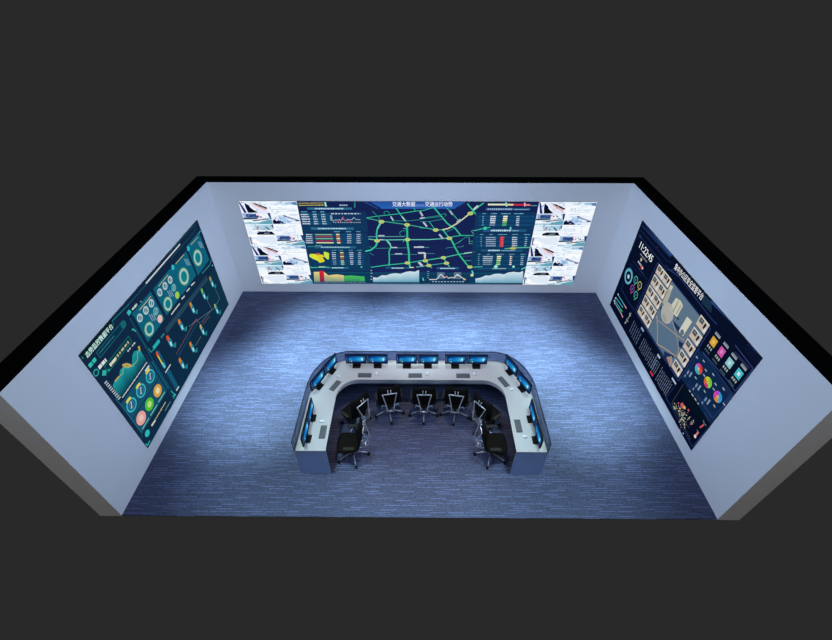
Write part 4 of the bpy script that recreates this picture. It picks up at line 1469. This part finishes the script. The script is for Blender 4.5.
# ------------------------------------------------------------ office chairs
def make_chair(label, loc, rz):
    t = thing('office_chair', label, 'office chair', loc, rz, 'black swivel chairs inside the control desk')
    # seat: rounded cushion
    bm = bmesh.new()
    n = 24
    rings = []
    for (k, z) in ((.90, .365), (1.0, .378), (1.0, .400), (.94, .418), (.6, .422), (.0, .415)):
        rg = []
        for i in range(n):
            a = 2 * PI * i / n
            c, s = math.cos(a), math.sin(a)
            x = .215 * math.copysign(abs(c) ** .45, c) * k
            y = .215 * math.copysign(abs(s) ** .5, s) * k
            wf = 1 - .12 * (y < 0) * abs(y) / .2
            rg.append((x * wf, .045 + y, z - (.02 if y > .19 else 0)))
        rings.append(rg)
    V = [[bm.verts.new(p) for p in rg] for rg in rings[:-1]]
    for a, b in zip(V[:-1], V[1:]):
        for i in range(n):
            bm.faces.new((a[i], a[(i + 1) % n], b[(i + 1) % n], b[i]))
    cv = bm.verts.new((0, .045, .418))
    for i in range(n):
        bm.faces.new((V[-1][i], V[-1][(i + 1) % n], cv))
    bm.faces.new(V[0][::-1])
    link('seat', bm, M_SEAT, t, True)
    # backrest: curved mesh panel
    bm = bmesh.new()
    nx, nz = 10, 9
    def bp(u, v):                      # u -1..1, v 0..1
        z = .50 + .54 * v
        hw = .185 + .045 * math.sin(PI * min(1, v * .75 + .15)) 
        y = -.185 - .045 * math.sin(PI * (v * .9)) + .05 * u * u - .01 * v
        return Vector((u * hw, y, z))
    F0 = [[bm.verts.new(bp(-1 + 2 * i / nx, j / nz)) for i in range(nx + 1)] for j in range(nz + 1)]
    F1 = [[bm.verts.new(bp(-1 + 2 * i / nx, j / nz) + Vector((0, -.016, 0))) for i in range(nx + 1)] for j in range(nz + 1)]
    for j in range(nz):
        for i in range(nx):
            bm.faces.new((F0[j][i], F0[j][i + 1], F0[j + 1][i + 1], F0[j + 1][i]))
            bm.faces.new((F1[j][i], F1[j + 1][i], F1[j + 1][i + 1], F1[j][i + 1]))
    for j in range(nz):
        for i in (0, nx):
            bm.faces.new((F0[j][i], F0[j + 1][i], F1[j + 1][i], F1[j][i]))
    for i in range(nx):
        for j in (0, nz):
            bm.faces.new((F0[j][i], F0[j][i + 1], F1[j][i + 1], F1[j][i]))
    link('backrest', bm, M_MESH, t, True)
    # silver frame behind the back
    bm = bmesh.new()
    for s in (-1, 1):
        tube(bm, smooth_pts([(s * .135, -.268, .90), (s * .105, -.29, .76), (s * .075, -.325, .62), (s * .066, -.34, .52), (s * .07, -.31, .42), (s * .068, -.18, .345), (s * .055, -.02, .335)]), .0105, 8)
    tube(bm, [(-.142, -.265, .90), (0, -.275, .907), (.142, -.265, .90)], .0105, 8)
    tube(bm, [(-.068, -.27, .39), (.068, -.27, .39)], .011, 8)
    link('back_frame', bm, M_SILVER, t, True)
    bm = bmesh.new()
    for s in (-1, 1):
        tube(bm, smooth_pts([(s * .008, -.28, .907), (s * .024, -.285, .935), (s * .028, -.265, 1.01)]), .0085, 8)
    link('headrest_bracket', bm, M_SILVER, t, True)
    for s in (-1, 1):
        bm = bmesh.new()
        tube(bm, smooth_pts([(s * .08, -.325, .62), (s * .115, -.30, .60), (s * .15, -.25, .56), (s * .165, -.235, .48)]), [.011, .011, .013, .013, .014, .015, .016, .017, .018, .016], 8)
        link('lumbar_brace', bm, M_BRACE, t, True)
        bm = bmesh.new()
        tube(bm, smooth_pts([(s * .12, -.03, .355), (s * .22, -.05, .36), (s * .242, -.06, .42), (s * .242, -.03, .53), (s * .242, .01, .56)]), .013, 8)
        ar = link('armrest', bm, M_BLACK, t, True)
        bm = bmesh.new()
        box(bm, s * .242 - .03, s * .242 + .03, -.10, .095, .56, .582, bev=.010, seg=3)
        link('arm_pad', bm, M_PAD, ar, True)
    bm = bmesh.new()
    box(bm, -.11, .11, -.10, .12, .325, .364, bev=.01)
    link('tilt_mechanism', bm, M_BLACK, t)
    bm = bmesh.new()
    tube(bm, [(0, 0, .09), (0, 0, .23)], .028, 14)
    tube(bm, [(0, 0, .23), (0, 0, .33)], .017, 12)
    link('gas_lift', bm, M_BLACK, t, True)
    bm = bmesh.new()
    tube(bm, [(0, 0, .065), (0, 0, .105)], .042, 16)
    link('base_hub', bm, M_SILVER, t, True)
    for k in range(5):
        a = -PI / 2 + 2 * PI * k / 5
        c, s = math.cos(a), math.sin(a)
        bm = bmesh.new()
        tube(bm, [(c * .03, s * .03, .095), (c * .14, s * .14, .098), (c * .235, s * .235, .085), (c * .285, s * .285, .070)], [.016, .0135, .011, .010], 8)
        link('base_leg', bm, M_LEG, t, True)
        bm = bmesh.new()
        d = Vector((-s, c, 0))
        q = Vector((c * .295, s * .295, .028))
        for e in (-1, 1):
            tube(bm, [q + d * (.006 * e), q + d * (.024 * e)], .028, 14)
        tube(bm, [q + Vector((0, 0, 0)), Vector((c * .283, s * .283, .066))], .008, 6)
        tube(bm, [q - d * .01, q + d * .01], .008, 6)
        link('caster', bm, M_BLACK, t, False)
    return t


CH = [  # hub x, y, facing turn in degrees (0 = facing the big wall)
    (.10, -4.175, 0, 'black mesh office chair seen from behind, middle of the three facing the back run'),
    (-.607, -4.165, 11, 'black mesh office chair turned slightly left, at the leftmost back monitor pair'),
    (.745, -4.19, -9, 'black mesh office chair turned slightly right, at the rightmost back monitor pair'),
    (-1.24, -4.47, 49, 'diagonal black office chair facing the left back corner of the desk'),
    (1.32, -4.50, -49, 'diagonal black office chair facing the right back corner of the desk'),
    (-1.24, -5.145, 90, 'sideways black office chair facing the left arm, nearest the open front'),
    (1.355, -5.14, -90, 'sideways black office chair facing the right arm, nearest the open front'),
]
ch0 = None
for x, y, a, lab in CH:
    if ch0 is None:
        ch0 = make_chair(lab, (x, y, 0.0), math.radians(a))
    else:
        dup(ch0, (x, y, 0.0), math.radians(a), lab)

# ------------------------------------------------------------ light
w = bpy.data.worlds.new('world')
scn.world = w
w.use_nodes = True
bg = w.node_tree.nodes['Background']
bg.inputs['Color'].default_value = (0.0222, 0.0222, 0.0222, 1)
bg.inputs['Strength'].default_value = 1


def area(name, loc, aim, sx, sy, power, col):
    l = bpy.data.lights.new(name, 'AREA')
    l.shape = 'RECTANGLE'
    l.size = sx
    l.size_y = sy
    l.energy = power
    l.color = col
    o = bpy.data.objects.new(name, l)
    COL.objects.link(o)
    o.location = loc
    o.rotation_euler = (Vector(aim) - Vector(loc)).to_track_quat('-Z', 'Y').to_euler()
    return o


def spot(name, loc, aim, ang, blend, power, col, rad=.15):
    l = bpy.data.lights.new(name, 'SPOT')
    l.spot_size = math.radians(ang)
    l.spot_blend = blend
    l.energy = power
    l.color = col
    l.shadow_soft_size = rad
    o = bpy.data.objects.new(name, l)
    COL.objects.link(o)
    o.location = loc
    o.rotation_euler = (Vector(aim) - Vector(loc)).to_track_quat('-Z', 'Y').to_euler()
    return o


BLUE = (.56, .82, .86)
SOFT = (.51, .69, .98)
WARM = (1.0, .80, .62)
GREY = (1.0, .98, .98)
for x, nm in ((4.7, 'left_wall_washer'), (-4.7, 'right_wall_washer')):
    a = area(nm, (x, -3.9, 7.4), (-5 * x / 4.7, -3.9, 1.2), 7.0, 1.2, 163, SOFT)
    a.data.spread = math.radians(80)
a = area('back_wall_washer', (0, -8.6, 7.5), (0, 0, 1.2), 10, 1.2, 78, SOFT)
a.data.spread = math.radians(70)
area('front_fill', (0, -17, 6.5), (0, -6, 1.5), 8, 3, 280, GREY)
for x, nm, p in ((0, 'back_floor_spot', 15000), (-2.3, 'back_left_floor_spot', 12500), (2.3, 'back_right_floor_spot', 12500)):
    spot(nm, (x, -1.95, 7.6), (x, -1.95, 0), 29, 1, p, BLUE, .5)
for x, nm in ((-3.45, 'left_floor_spot'), (3.5, 'right_floor_spot')):
    spot(nm, (x, -3.6, 7.6), (x, -3.6, 0), 29, 1, 10500, BLUE, .5)
for x, nm in ((-2.4, 'front_left_floor_spot'), (2.4, 'front_right_floor_spot')):
    spot(nm, (x, -5.7, 7.6), (x, -5.7, 0), 34, 1, 2400, BLUE, .5)
spot('front_floor_spot', (0, -6.7, 7.6), (0, -6.7, 0), 28, 1, 2700, BLUE, .5)
spot('desk_spot', (0.04, -4.3, 7.7), (0.04, -4.2, 0), 38, .8, 760, WARM, .12)
